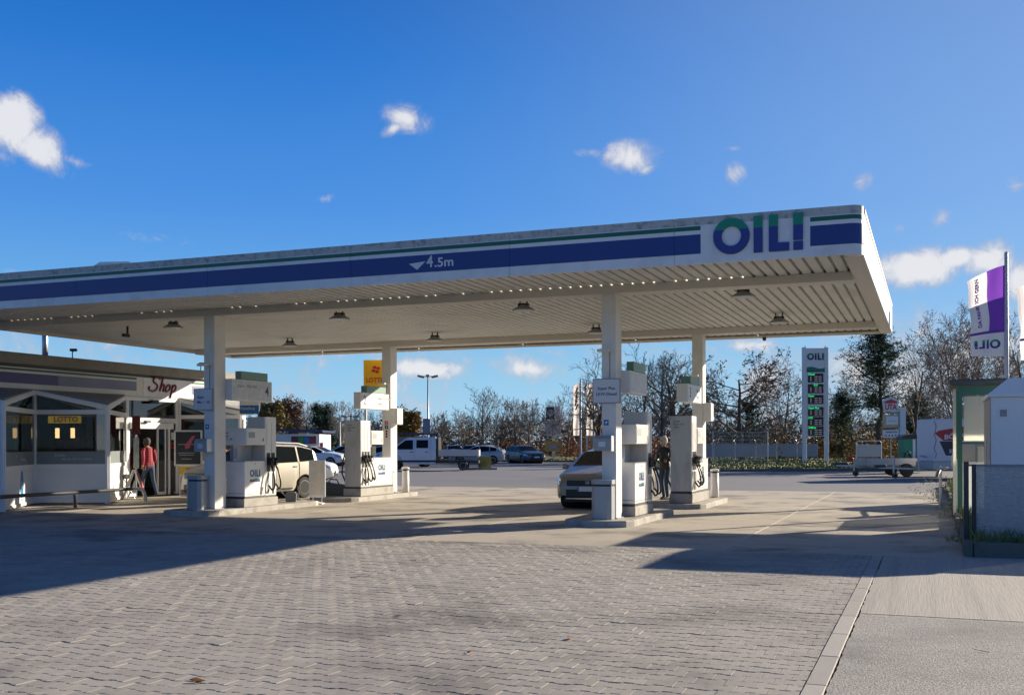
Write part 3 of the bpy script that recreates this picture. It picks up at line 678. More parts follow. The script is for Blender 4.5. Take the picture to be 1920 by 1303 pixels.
    b = MB(); b.bx(hx + .0265, hx + .028, d0 + .08, d0 + .10 + (d1 - d0) * .3, db0 + .17, db1 - .09); b.build('display_window', GREY, t)
    txt(num, .13, (hx + .027, d1 - .11, db0 + .12), (0, 1, 0), (0, 0, 1), TEXTD, t, bold=.01)
    fy = d0 - .001 if not tower_near else tw[0] - .001
    if not tower_near:
        for k, l in enumerate(lines): txt(l, .066, (-hx - .12, fy, db1 - .11 - .075 * k), (1, 0, 0), (0, 0, 1), TEXTD, t, align='LEFT', bold=.01)
        b = MB(); b.bx(-hx - .13, -hx - .07, fy - .003, fy, db0 + .06, db0 + .12); b.build('pictogram', TEXTD, t)
    else:
        for k, l in enumerate(lines): txt(l, .062, (-hx + .08, fy, H - .13 - .072 * k), (1, 0, 0), (0, 0, 1), TEXTD, t, align='LEFT', bold=.004)
    return t
pump(-15.50, -14.98, 21.02, 21.86, 22.32, False, 'white pump 4 with OIL! cabinet behind the Super Mix column', ('Super', 'Super', 'Mix 1 : 50'), '4', 2)
pump(-6.10, -5.58, 20.99, 22.05, 22.42, False, 'pump with LKW display on the front right island behind the bin', ('Super', 'LKW', 'Plus'), '1', 2)
pump(-15.47, -14.95, 26.45, 27.0, 28.36, True, 'tall grey steel pump 2 on the back left island, hoses in sun', ('Diesel', 'Super E10', 'Super'), '2', 3, pz=.34)
pump(-5.98, -5.45, 25.9, 26.45, 27.9, True, 'tall streaked pump 3 on the back right island beside the man', ('Diesel', 'Super E10', 'Super'), '3', 3, pz=.36)

def header(x0, x1, y0, y1, z0, z1, num, lines, label, clear, numfirst):
    t = thing('pump_header_sign', label, 'header sign', ((x0 + x1) / 2, (y0 + y1) / 2, z0), group='number signs on the canopy columns')
    hx, hy, h = (x1 - x0) / 2, (y1 - y0) / 2, z1 - z0
    b = MB(); b.bx(-hx, hx, -hy, hy, 0, h, bev=.01); b.build('sign_box', PWHITE, t)
    b = MB(); b.bx(hx, hx + .004, -hy + .03, hy - .03, .03, h - .03)
    b.build('sign_face', mat('crackled_face', (.50, .51, .52), .4, var=.22, vscale=5, dirt=(.68, .68, .67), dscale=7, damt=.7) if not clear else WSIGN, t)
    b = MB(); b.bx(-hx + .02, hx - .01, -hy * .55, hy * .8, h + .001, h + .2, bev=.01); b.build('green_cap', CAPGR, t)
    U = (0, 1, 0)
    if numfirst: txt(num, .36, (hx + .005, -hy + .25, h * .5), U, (0, 0, 1), PURPD, t, bold=.0)
    else: txt(num, .33, (hx + .005, hy - .22, h * .5), U, (0, 0, 1), PURPD, t, bold=.005)
    for k, l in enumerate(lines): txt(l, .11, (hx + .005, (.18 if numfirst else -hy + .32 + .45 * k), h * .7 - (.16 * k if numfirst else 0)), U, (0, 0, 1), TEXTG, t, align='LEFT' if numfirst else 'CENTER')
    b = MB(); b.bx(-.05, .05, (hy if numfirst else -hy - .12), (hy + .45 if numfirst else -hy), h * .3, h * .5) if numfirst is None else None
    return t
header(-15.30, -15.10, 20.72, 22.33, 2.62, 3.12, '4', ('Super', 'Mix 1:50'), 'weathered number 4 sign with green cap behind the front left column', False, False)
header(-5.78, -5.60, 20.73, 22.1, 2.60, 3.05, '', (), 'crackled blank header sign behind the front right column', False, False)
header(-15.32, -15.10, 26.70, 28.42, 2.60, 3.07, '2', ('Super E10  Diesel', 'Super'), 'white number 2 header sign with green cap, partly in sun', True, True)
header(-5.78, -5.50, 25.70, 27.35, 2.60, 3.04, '3', ('Super E10', 'Diesel'), 'white header sign with green cap over the back right pump', True, True)
def face_board(cx, y, z0, wd, h, lines, label, m):
    t = thing('fuel_sign_board', label, 'sign', (cx, y, z0))
    b = MB(); b.bx(-wd / 2, wd / 2, -.05, 0, 0, h, bev=.006); b.build('board', m, t)
    b = MB(); b.bx(-wd / 2 + .02, wd / 2 - .02, -.054, -.05, .02, h - .02); b.build('board_face', WSIGN, t)
    for k, l in enumerate(lines): txt(l, .085, (0 if len(lines[0]) > 6 else -wd / 2 + .11, -.0545, h * (.60 - .23 * k)), (1, 0, 0), (0, 0, 1), TEXTD, t, align='CENTER' if len(lines[0]) > 6 else 'LEFT', bold=.012)
face_board(C1 - .28, RY1, 2.38, .53, .50, ('Super', 'Mix 1 : 50'), 'square Super Mix 1:50 sign on the front left column', GREY)
face_board(C2 - .18, RY1, 2.38, .57, .49, ('Super Plus', 'LKW-Diesel'), 'square Super Plus LKW-Diesel sign on the front right column', GREY)
def dispenser(x, y, z, face, label):
    t = thing('paper_towel_box', label, 'dispenser', (x, y, z))
    if face == 'front':
        b = MB(); b.prism([(0, 0), (.20, 0), (.20, .30), (.06, .30), (0, .24)], (-.17, -.20, 0), (0, 1, 0), (0, 0, 1), (.34, 0, 0)); b.build('housing', BINM, t)
        b = MB(); b.bx(.17, .185, -.20, 0, -.005, .29); b.build('side_cap', PWHITE, t)
        b = MB(); b.bx(-.08, .06, -.203, -.20, .08, .18); b.build('sticker', WSIGN, t)
    else:
        b = MB(); b.bx(0, .22, -.2, .2, 0, .5, bev=.02); b.build('housing', PWHITE, t)
        b = MB(); b.bx(.03, .19, -.215, -.2, .03, .47); b.build('front_cover', COLM, t)
    return t
dispenser(C1 - .24, RY1, 1.43, 'front', 'grey towel dispenser on the front left column above the bin')
dispenser(C2 - .22, RY1, 1.45, 'front', 'grey towel dispenser on the front right column above the bin')
dispenser(C1, RY2 + .2, 2.18, 'side', 'white box on the right side of the back left column')
dispenser(C2, RY2 + .2, 2.18, 'side', 'white box on the right side of the back right column')
for cx, l in ((C1, 'small blue notice stuck on the front left column'), (C2, 'small blue notice stuck on the front right column')):
    t = thing('column_sticker', l, 'sticker', (cx - .2, RY1 - .001, 1.95)); b = MB(); b.bx(-.05, .05, -.003, 0, 0, .11); b.build('blue_field', SIGNB, t)
    b = MB(); b.prism([(-.03, .04), (.0, .03), (.035, .06), (.01, .085), (-.02, .07)], (0, -.0032, 0), (1, 0, 0), (0, 0, 1), (0, -.001, 0)); b.build('pictogram', WSIGN, t)
t = thing('column_pictograms', 'red fire extinguisher, phone and no smoking stickers on a column', 'stickers', (C1 - .14, RY2 - .001, 1.9))
for k, (m, z) in enumerate(((SIGR, .28), (NAVY, .15))):
    b = MB(); b.bx(-.055, .055, -.003, 0, z, z + .11); b.build('sticker', m, t); b = MB(); b.prism([(-.02, .02), (.0, .02), (.03, .09), (.0, .09)], (0, -.0032, z), (1, 0, 0), (0, 0, 1), (0, -.001, 0)); b.build('pictogram', WSIGN, t)
for z in (.08, .0, -.08):
    b = MB(); b.lathe([(.034, 0), (.034, .003), (.026, .003), (.026, 0)], (0, -.003, z), (0, 1, 0), 14); b.build('ban_ring', SIGR, t)
for cx, cy, l in ((C1, RY1, 'small white spotlight high on the front left column'), (C2, RY1, 'small white spotlight high on the front right column'), (C1, RY2, 'small spotlight on the back left column above sign 2'), (C2, RY2, 'small spotlight on the back right column above its header sign')):
    t = thing('column_spotlight', l, 'spotlight', (cx - .14, cy, 3.42), group='spotlights on the columns')
    b = MB(); b.box((0, -.10, 0), (.10, .2, .05), bev=.01); b.box((-.06, -.20, -.01), (.24, .07, .06), bev=.015); b.build('lamp_head', COLM, t)
    b = MB(); b.tube([(.02, -.01, -.03), (.02, -.012, -.3), (.015, -.012, -.54)], .005, 5); b.build('cable', DARKM, t)
def bin_(x, y, z, label, tall):
    t = thing('waste_bin', label, 'bin', (x, y, z), group='bins at the pump islands')
    if not tall:
        pr = [(-.2, -.10), (-.13, -.16), (.13, -.16), (.2, -.10), (.2, .13), (-.2, .13)]
        b = MB(); b.prism(pr, (0, 0, 0), (1, 0, 0), (0, 1, 0), (0, 0, .64)); b.build('bin_body', BINM, t)
        b = MB(); b.prism([(p[0] * .93, p[1] * .93) for p in pr], (0, 0, .641), (1, 0, 0), (0, 1, 0), (0, 0, .04)); b.build('opening', BLACK, t)
        b = MB(); b.prism([(p[0] * 1.04, p[1] * 1.05) for p in pr], (0, 0, .682), (1, 0, 0), (0, 1, 0), (0, 0, .085)); b.build('lid', mat('bin_lid', (.30, .34, .36), .45), t)
    else:
        b = MB(); b.lathe([(.10, 0), (.11, .02), (.11, .66)], n=14); b.build('bin_body', COLM, t, smooth=True)
        b = MB(); b.lathe([(.085, .661), (.085, .71)], n=14); b.build('opening', BLACK, t); b = MB(); b.lathe([(.12, .711), (.12, .76), (.05, .78)], n=14); b.build('lid', PWHITE, t)
bin_(-15.62, 20.10, .12, 'grey bin in front of the front left column', False)
bin_(-5.98, 20.10, .12, 'grey bin in front of the front right column', False)
bin_(-14.98, 29.25, .12, 'slim white bin behind the back left column', True)
bin_(-5.50, 29.1, .12, 'slim white bin behind the back right column', True)
# canister and watering can
CAN = mat('canister_plastic', (.03, .04, .045), .45, var=.15)
t = thing('water_canister', 'flat dark canister with spout lying on the back left island', 'canister', (-15.9, 26.7, .12), rz=.3)
b = MB(); b.prism([(-.34, 0), (.3, 0), (.3, .30), (.18, .33), (-.1, .36), (-.26, .40), (-.34, .34)], (0, -.1, 0), (1, 0, 0), (0, 0, 1), (0, .22, 0)); b.build('tank', CAN, t)
b = MB(); b.tube([(.26, 0, .08), (.45, 0, .2), (.62, 0, .40)], .025, 7, r1=.016); b.build('spout', CAN, t); b = MB(); b.tube([(-.22, .0, .38), (-.16, 0, .47), (.02, 0, .46), (.08, 0, .34)], .018, 6); b.build('handle', CAN, t)
t = thing('watering_can', 'grey watering can on the island in front of the white people carrier', 'watering can', (-15.35, 23.55, .12), rz=.4)
b = MB(); b.prism([(-.13, 0), (.13, 0), (.14, .20), (.10, .25), (-.10, .25), (-.14, .2)], (0, -.08, 0), (1, 0, 0), (0, 0, 1), (0, .16, 0)); b.build('can_body', mat('can_grey', (.12, .13, .13), .5), t)
b = MB(); b.tube([(-.10, 0, .10), (-.22, 0, .22), (-.30, 0, .33)], .02, 7, r1=.014); b.build('spout', GREY, t); b = MB(); b.tube([(.13, 0, .22), (.2, 0, .26), (.18, 0, .1), (.13, 0, .06)], .012, 6); b.build('handle', GREY, t)
# poster stand on a curved foot
t = thing('poster_stand', 'narrow white framed poster stand on a curved foot beside the people carrier', 'poster stand', (-15.30, 24.72, 0), rz=.42)
b = MB(); b.prism([(-.26, .11), (.12, .06), (.36, .02), (.36, .0), (-.26, .0)], (-.2, -.28, 0), (1, 0, 0), (0, 0, 1), (0, .56, 0)); b.build('foot', COLM, t)
for s in (-.12, .12):
    b = MB(); b.bx(s - .015, s + .015, -.01, .02, .05, .2); b.build('leg', GALV, t)
b = MB(); b.bx(-.22, .22, -.02, .03, .18, 1.17, bev=.012); b.build('frame', WHITE, t)
b = MB(); b.bx(-.17, .17, -.026, -.021, .24, 1.11); b.build('poster', mat('backlit_poster', (.80, .68, .50), .5, var=.25, vscale=5, dirt=(.45, .66, .55), dscale=4, damt=.6), t)  # bright warm base colour carries the sunlight shining through the poster

# ------------------------------------------------------------------ shop building
shop = thing('shop_building', 'low shop building with zigzag bay windows and Shop lettering on its roof edge', 'shop', (0, 0, 0))
FX = -22.5
def sp_(b, name, mats, par=None, **kw): return b.build(name, mats, par or shop, **kw)
PER = 3.50
b = MB(); b.bx(-34, FX - .3, 8, 31.8, 3.1, 4.0); sp_(b, 'roof', TOWN)
b = MB(); b.bx(FX - .3, FX + .06, 8, 31.6, 3.74, 4.04, bev=.02); sp_(b, 'roof_edge', TOWN)
b = MB(); b.bx(FX - .3, FX - .04, 8, 31.55, 3.66, 3.739); sp_(b, 'shadow_gap', DARKM)
fx = [8, 12.2, 15.8, 19.2, 22.97, 26.1, 28.7, 31.5]
BLUED = mat('fascia_stripe_faded', (.17, .17, .27), .35, var=.5, vscale=1.1); BLUEN = mat('fascia_stripe_dark', (.02, .025, .16), .3)
for i in range(len(fx) - 1):
    b = MB(); b.bx(FX - .3, FX, fx[i] + .003, fx[i + 1] - .003, 3.06, 3.659); p = sp_(b, 'fascia_panel', COLM)
    if i == 5: continue
    b = MB(); b.bx(FX, FX + .004, fx[i] + .003, fx[i + 1] - .003, 3.23, 3.51); sp_(b, 'blue_stripe', BLUEN if i < 4 else BLUED, p)
    b = MB(); b.bx(FX, FX + .004, fx[i] + .003, fx[i + 1] - .003, 3.57, 3.63); sp_(b, 'green_stripe', GREEN, p)
SHOPR = mat('shop_lettering', (.17, .012, .03), .4)
b = MB(); b.bx(FX, FX + .006, 26.4, 28.5, 3.1, 3.65); sp_(b, 'sign_panel', FASC)
# brush script word drawn with strokes
def script(strokes, O, s, par, m, r):
    for st in strokes:
        pts = []
        for k in range(len(st) - 1):
            p0 = st[max(k - 1, 0)]; p1 = st[k]; p2 = st[k + 1]; p3 = st[min(k + 2, len(st) - 1)]
            for j in range(5):
                t_ = j / 5; q = [.5 * ((2 * p1[i]) + (-p0[i] + p2[i]) * t_ + (2 * p0[i] - 5 * p1[i] + 4 * p2[i] - p3[i]) * t_ * t_ + (-p0[i] + 3 * p1[i] - 3 * p2[i] + p3[i]) * t_ ** 3) for i in (0, 1)]
                pts.append((O[0], O[1] + (q[0] + .22 * q[1]) * s, O[2] + q[1] * s))
        q = st[-1]; pts.append((O[0], O[1] + (q[0] + .22 * q[1]) * s, O[2] + q[1] * s))
        b = MB(); b.tube(pts, r, 6); b.build('lettering', m, par)
script([[(1.0, .95), (.75, 1.12), (.3, 1.0), (.28, .72), (.75, .48), (.72, .12), (.3, -.05), (-.15, .1), (-.1, .3)],
        [(1.35, 1.15), (1.22, .4), (1.15, 0), (1.3, .42), (1.55, .55), (1.6, .3), (1.55, .02), (1.7, .06)],
        [(2.15, .55), (1.9, .4), (1.85, .1), (2.05, 0), (2.3, .2), (2.3, .48), (2.12, .56)],
        [(2.62, .55), (2.6, .1), (2.55, -.5)], [(2.62, .35), (2.85, .56), (3.05, .4), (2.95, .08), (2.7, 0), (2.62, .12)]],
       (FX + .016, 26.68, 3.27), .43 * .9, shop, SHOPR, .033)
# walls inside and floor
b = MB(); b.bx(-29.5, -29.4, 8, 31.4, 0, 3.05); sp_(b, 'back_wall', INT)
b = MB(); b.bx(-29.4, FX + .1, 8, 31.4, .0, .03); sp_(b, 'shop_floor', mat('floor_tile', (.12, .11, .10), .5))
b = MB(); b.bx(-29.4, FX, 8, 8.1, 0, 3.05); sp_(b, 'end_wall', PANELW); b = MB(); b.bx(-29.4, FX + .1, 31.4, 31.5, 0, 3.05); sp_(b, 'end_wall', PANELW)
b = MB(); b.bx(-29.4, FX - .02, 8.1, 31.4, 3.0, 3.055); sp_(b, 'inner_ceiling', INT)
def frame_panel(P, Q, z0, zp, zq, par=None, door=False, mid=True):
    """one glazed unit from P to Q (plan), sill panel below, band of frosted film, sloping head"""
    P = Vector((P[0], P[1])); Q = Vector((Q[0], Q[1])); L = (Q - P).length; d = (Q - P) / L; nn = Vector((d.y, -d.x)); a = math.atan2(d.y, d.x)
    D3 = Vector((d.x, d.y, 0)); O = Vector((P.x, P.y, 0)); N3 = Vector((nn.x, nn.y, 0)) * .08
    t = bpy.data.objects.new('window', None); link(t, shop)
    def fr(u0, u1, z0_, z1_, name='frame', m=PVC, off=0, th=.08):
        b = MB(); b.prism([(u0, z0_), (u1, z0_), (u1, z1_), (u0, z1_)], O - N3 * .5 + N3.normalized() * off, D3, (0, 0, 1), N3.normalized() * th); return b.build(name, m, t)
    p = .07
    fr(0, p, 0, zp); fr(L - p, L, 0, zq); fr(p, L - p, .04, .12); fr(p, L - p, .98, 1.08); fr(p, L - p, 2.42, 2.54)
    zt = lambda u: zp + (zq - zp) * u / L
    b = MB(); b.prism([(p, zt(p) - .09), (L - p, zt(L - p) - .09), (L - p, zt(L - p)), (p, zt(p))], O - N3 * .5, D3, (0, 0, 1), N3); b.build('frame', PVC, t)
    fr(p, L - p, .12, .98, 'sill_panel', PANELW, .02, .03)
    fr(p, L - p, 1.08, 1.42, 'frosted_band', FROST, .035, .012)
    fr(p, L - p, 1.421, 2.42, 'pane', SHADEG, .035, .01)
    b = MB(); hi = [(p, 2.54), (L - p, 2.54), (L - p, max(2.55, zt(L - p) - .09)), (p, max(2.55, zt(p) - .09))]
    b.prism(hi, O - N3 * .5 + N3.normalized() * .035, D3, (0, 0, 1), N3.normalized() * .01); b.build('pane', SHADEG, t)
    return t, O, D3, L
bays = []
for k in range(-2, 3):
    ya = 22.1 + PER * k if k < 1 else 28.06
    if k == 2: continue
    A = (FX, ya); B = (FX + 1.8, ya + .8); C = (FX, ya + 3.52)
    r1 = frame_panel(A, B, 0, 3.05, 2.62); r2 = frame_panel(B, C, 0, 2.62, 3.05)
    bays.append((r1, r2, A, B, C))
    # sloping roof skins over the bay
    b = MB(); b.add([(A[0] - .0, A[1], 3.055), (B[0], B[1], 2.66), (C[0], C[1], 3.055), (A[0], A[1], 3.095), (B[0] + .05, B[1], 2.72), (C[0], C[1], 3.095)], [(0, 1, 2), (3, 5, 4), (0, 3, 4, 1), (1, 4, 5, 2), (2, 5, 3, 0)]); sp_(b, 'bay_roof', mat('bay_roof_metal', (.20, .21, .22), .5))
    b = MB(); b.tube([(A[0], A[1], 3.05), (B[0], B[1], 2.64), (C[0], C[1], 3.05)], .028, 6); sp_(b, 'bay_roof_trim', PVC)
# script greeting on the frosted band of two windows
for (r, s1, s2) in ((bays[2][0], 'Schön,', 'bei uns OIL! zu tanken!'), (bays[1][1], 'Gute', 'Weiterfahrt!')):
    t, O, D3, L = r; Nn = Vector((D3.y, -D3.x, 0))
    txt(s1, .11, O + D3 * (L * .35) + Nn * .02 + Vector((0, 0, 1.32)), D3, (0, 0, 1), TEXTG if False else WSIGN, t, bold=.003, shear=.25)
    txt(s2, .085, O + D3 * (L * .58) + Nn * .02 + Vector((0, 0, 1.22)), D3, (0, 0, 1), WSIGN, t, bold=.003, shear=.25)
# blue sticker on the sill panel of the bay near the left edge
t, O, D3, L = bays[1][1]; Nn = Vector((D3.y, -D3.x, 0)); st = MB(); q = O + D3 * (L * .55) + Nn * -.0 + Vector((0, 0, .55))
st.prism([(.17 * math.cos(a * PI / 10), .40 * math.sin(a * PI / 10)) for a in range(20)], q, D3, (0, 0, 1), Nn * .012); st.build('oval_sticker', mat('sticker_blue', (.02, .22, .48), .4), t)
st = MB(); st.prism([(-.11, -.24), (.11, -.24), (.07, -.33), (-.07, -.33)], q + Nn * .012, D3, (0, 0, 1), Nn * .003); st.prism([(-.1, .0), (-.06, .0), (-.06, .12), (-.1, .1)], q + Nn * .012, D3, (0, 0, 1), Nn * .003); st.prism([(.0, -.05), (.07, -.05), (.05, .1), (.01, .1)], q + Nn * .012, D3, (0, 0, 1), Nn * .003); st.build('sticker_print', WSIGN, t)
# entrance between the bays: frame, open sliding leaves, header
en = bpy.data.objects.new('entrance', None); link(en, shop)
ex0, ex1 = 25.66, 28.04
def eb(y0, y1, z0, z1, name, m, x0=FX - .1, x1=FX, bev=0):
    b = MB(); b.bx(x0, x1, y0, y1, z0, z1, bev=bev); return b.build(name, m, en)
eb(ex0, ex0 + .10, 0, 3.05, 'post', PVC); eb(ex1 - .12, ex1, 0, 3.05, 'post', PVC)
eb(ex0 + .1, ex1 - .12, 2.94, 3.05, 'header_rail', PVC); eb(ex0 + .1, ex1 - .12, 2.28, 2.42, 'header_rail', PVC)
eb(ex0 + .1, ex1 - .12, 2.42, 2.94, 'pane', SHADEG, FX - .06, FX - .05)
eb(ex0 + .15, ex1 - .35, 2.08, 2.27, 'door_operator', PVC, FX - .06, FX + .10, bev=.01)
b = MB(); b.box((FX + .14, ex0 + .75, 2.30), (.12, .2, .06)); b.box((FX + .1, ex0 + 1.1, 2.72 + .2), (.16, .3, .10), bev=.02); b.build('door_sensor', BLACK, en)
for (y0, y1) in ((ex0 + .14, ex0 + .50), (ex1 - .95, ex1 - .55)):
    t = bpy.data.objects.new('sliding_door', None); link(t, en)
    for (a, c) in ((y0, y0 + .05), (y1 - .05, y1)):
        b = MB(); b.bx(FX - .09, FX - .04, a, c, .03, 2.08); b.build('door_stile', PVC, t)
    b = MB(); b.bx(FX - .09, FX - .04, y0 + .05, y1 - .05, .03, .12); b.build('door_rail', PVC, t)
    b = MB(); b.bx(FX - .07, FX - .06, y0 + .05, y1 - .05, .12, 2.08); b.build('pane', SHADEG, t)
for (y0, y1) in ((ex1 - .50, ex1 - .14),):
    b = MB(); b.bx(FX - .02, FX + .03, y0, y0 + .06, 0, 2.28); b.build('side_light_stile', PVC, en); b = MB(); b.bx(FX - .03, FX - .02, y0 + .06, y1, .1, 2.25); b.build('pane', SHADEG, en)
b = MB(); b.lathe([(.09, 0), (.09, .006), (.055, .006), (.055, 0)], (FX - .015, ex1 - .28, 1.55), (1, 0, 0), 16); b.build('round_sticker', SIGR, en)
b = MB(); b.bx(FX + .001, FX + .006, ex1 - .36, ex1 - .2, 1.75, 1.98); b.build('notice', WSIGN, en)
eb(ex0 + .0, ex1, .0, .028, 'threshold', GALV, FX - .1, FX + .1)
# goods and lamps seen through the glass
def pend(x, y, label):
    t = thing('pendant_lamp', label, 'lamp', (x, y, 1.93), group='glowing lamps in the shop window')
    b = MB(); b.lathe([(.055, -.14), (.055, .14)], n=12); b.build('lamp_shade', mat('lamp_glow', (.8, .6, .4), .5, emit=(1, .52, .22), es=2.6), t)
    b = MB(); b.tube([(0, 0, .17), (0, 0, 1.0)], .006, 5); b.build('cable', DARKM, t)
pend(-22.98, 23.42, 'left glowing cylinder lamp behind the wide shop window'); pend(-22.5, 23.5, 'right glowing cylinder lamp behind the wide shop window')
t = thing('lotto_window_sign', 'yellow LOTTO sign hanging inside the shop window above the lamps', 'sign', (-22.45, 23.15, 2.20), rz=.40)
b = MB(); b.bx(-.45, .45, -.02, .02, -.0, .20); b.build('board', mat('sign_amber', (.6, .34, .01), .4, emit=(1, .55, .05), es=.28), t); txt('LOTTO', .20, (.04, -.022, .10), (1, 0, 0), (0, 0, 1), SIGR, t, bold=.035)
SHELF = mat('goods', (.25, .16, .12), .6, var=.9, vscale=5, dirt=(.05, .12, .2), dscale=7, damt=.8)
for i, (x, y0, y1, h, l) in enumerate(((-25.6, 15.5, 21.5, 1.9, 'shelf of goods in the dim shop behind the left bay'), (-26.6, 22.5, 26.0, 1.7, 'shelf of goods standing deep in the shop left of the door'), (-26.0, 26.6, 30.6, 1.8, 'shelf of goods deep behind the open door'))):
    t = thing('goods_shelf', l, 'shelf', (x, (y0 + y1) / 2, .03)); L = (y1 - y0)
    b = MB(); b.bx(-.3, -.27, -L / 2, L / 2, 0, h); b.build('back_panel', INT, t)
    for k in range(4):
        b = MB(); b.bx(-.27, .2, -L / 2, L / 2, .1 + k * .45, .13 + k * .45); b.build('shelf_board', GREY, t)
        b = MB(); yy = -L / 2 + .05
        while yy < L / 2 - .2: w_ = R_.uniform(.08, .2); b.bx(-.2, .12, yy, yy + w_, .131 + k * .45, .131 + k * .45 + R_.uniform(.15, .34)); yy += w_ + .02
        b.build('goods', SHELF, t, kind='stuff')
t = thing('shop_counter', 'pale counter behind the wide window with boxes on it', 'counter', (-23.1, 22.9, .03))
b = MB(); b.bx(-.3, .3, -.9, .9, 0, 1.05); b.build('counter_body', PANELW, t)
for (x, y, w_, h) in ((.05, -.5, .4, .36), (.0, .55, .3, .32)):
    b = MB(); b.box((x, y, 1.05 + h / 2), (.3, w_, h), bev=.02); b.build('till', COLM, t)
# Things on and around the shop
b = MB(); b.tube([(0, 0, 0), (0, 0, 1.2)], .085, 12); o = b.build('flue_pipe', GALV, None, smooth=True, label='steel flue pipe rising from the shop roof at the left', cat='flue pipe'); o.location = (-24.6, 24.6, 4.0)
def cctv(x, y, z, l):
    t = thing('roof_camera', l, 'camera', (x, y, z), group='cameras on the shop roof edge'); b = MB(); b.tube([(0, 0, 0), (0, 0, .16), (.03, 0, .2)], .015, 6); b.build('bracket', BLACK, t); b = MB(); b.box((.06, -.02, .23), (.2, .09, .08), .4, bev=.02); b.build('camera_body', BLACK, t)
cctv(FX - .1, 23.6, 4.04, 'small black camera on the roof edge above the wide window'); cctv(FX - .1, 29.3, 4.04, 'small black camera on the roof edge beside the front left column')
t = thing('parcel_shop_sign', 'blue and white Hermes PaketShop sign at the right end of the shop', 'sign', (-20.15, 28.2, 2.52), rz=.35)
b = MB(); pl = [(0, 0), (.62, 0), (.62, .95), (0, .95)]; b.prism([(0, 0), (.42, 0), (.6, .12), (.62, .25), (.62, .90), (.58, .95), (0, .95)], (-.1, 0, 0), (1, 0, 0), (0, 0, 1), (0, .12, 0)); b.build('sign_box', WHITE, t)
b = MB(); b.bx(-.1, .50, -.004, 0, .66, .93); b.build('blue_band', SIGNB, t); b = MB(); b.bx(-.1, .50, -.004, 0, .04, .30); b.build('blue_band', SIGNB, t)
txt('Hermes', .16, (.16, -.005, .47), (1, 0, 0), (0, 0, 1), TEXTD, t, bold=.02, fit=.46); txt('PaketShop', .12, (.16, -.005, .2), (1, 0, 0), (0, 0, 1), WSIGN, t, fit=.44)
t = thing('poster_case', 'black poster with a pink arrow in a white frame by the entrance', 'poster', (-20.95, 26.55, .95), rz=.42)
b = MB(); b.bx(-.42, .42, 0, .04, 0, 1.08, bev=.01); b.build('frame', WHITE, t); b = MB(); b.bx(-.37, .37, -.004, 0, .05, 1.03); b.build('poster', BLACK, t)
b = MB(); b.prism([(-.1, .62), (.12, .9), (.22, .92), (.08, .66), (.05, .55), (-.08, .5)], (0, -.0045, 0), (1, 0, 0), (0, 0, 1), (0, -.002, 0)); b.build('pink_arrow', mat('poster_pink', (.5, .08, .16), .5), t)
for z, wd in ((.64, .5), (.38, .5), (.32, .44), (.2, .3)):
    b = MB(); b.bx(-wd / 2 - .05, wd / 2 - .05, -.0065, -.0045, z, z + .022); b.build('print_line', GREY, t)
t = thing('newspaper_rack', 'yellow topped newspaper rack under the black poster', 'newspaper rack', (-20.72, 26.35, 0), rz=.42)
b = MB(); b.bx(-.3, .34, -.12, -.08, .70, .94); b.build('yellow_board', YEL, t); b = MB(); b.bx(-.3, .34, -.085, .25, .04, .69, bev=.01); b.build('rack_body', WSIGN, t)
b = MB(); b.bx(-.26, .3, -.1, -.086, .1, .62); b.build('front_pages', mat('news_print', (.42, .22, .18), .7, var=.8, vscale=6), t); txt('BILD', .10, (.02, -.121, .86), (1, 0, 0), (0, 0, 1), SIGR, t, bold=.02)
# bumper rail
t = thing('bumper_rail', 'low dark steel rail in front of the shop ending in a white bend', 'rail', (-20.25, 19.4, 0))
rl = [(-.35, 23.8 - 20 + 1.0, 0), (-.35, 4.75, .26), (-.33, 4.6, .36), (-.3, 4.4, .38)]
b = MB(); b.tube([(-.02, -7, .38), (-.15, 0, .38), (-.27, 4.2, .38)], .045, 8); b.build('rail_tube', DARKM, t, smooth=True)
b = MB(); b.tube([(-.27, 4.2, .38), (-.28, 4.45, .38), (-.29, 4.62, .35), (-.30, 4.75, .25), (-.30, 4.78, 0)], .048, 8); b.build('rail_end', COLM, t, smooth=True)
for y in (-5.2, -3, -.7, 1.9):
    b = MB(); b.tube([(-.06 - .0 * y, y, 0), (-.08, y, .34)], .045, 8); b.build('post', DARKM, t)
# A-frame board and small trestle by the door
t = thing('pavement_board', 'leaning white A-board with red print at the shop door', 'pavement sign', (-21.85, 25.25, 0), rz=.58)
for s, nm in ((1, 'front_leaf'), (-1, 'rear_leaf')):
    b = MB(); b.prism([(s * .30, 0), (s * .34, 0), (s * .04, .86), (0, .86)], (0, -.2, 0), (1, 0, 0), (0, 0, 1), (0, .4, 0)); b.build(nm, WHITE, t)
b = MB(); b.prism([(.30, .12), (.305, .12), (.08, .78), (.075, .78)], (.012, -.16, 0), (1, 0, 0), (0, 0, 1), (0, .32, 0)); b.build('red_print', mat('sign_print_red', (.5, .08, .09), .5, var=.5, vscale=9), t)
t = thing('wire_stand', 'small folding wire stand with a white tray beside the A-board', 'stand', (-22.1, 25.2, 0))
for (dx, dy) in ((-.18, -.15), (.18, -.15), (-.18, .15), (.18, .15)):
    b = MB(); b.tube([(dx, dy, 0), (-dx * .4, -dy * .4, .62)], .012, 5); b.build('leg', GALV, t)
b = MB(); b.box((0, 0, .66), (.22, .2, .13), bev=.03); b.build('tray', WHITE, t)
t = thing('banner_stand', 'tall narrow leaning banner stand left of the shop door', 'banner', (-22.0, 25.5, 0), rz=.4)
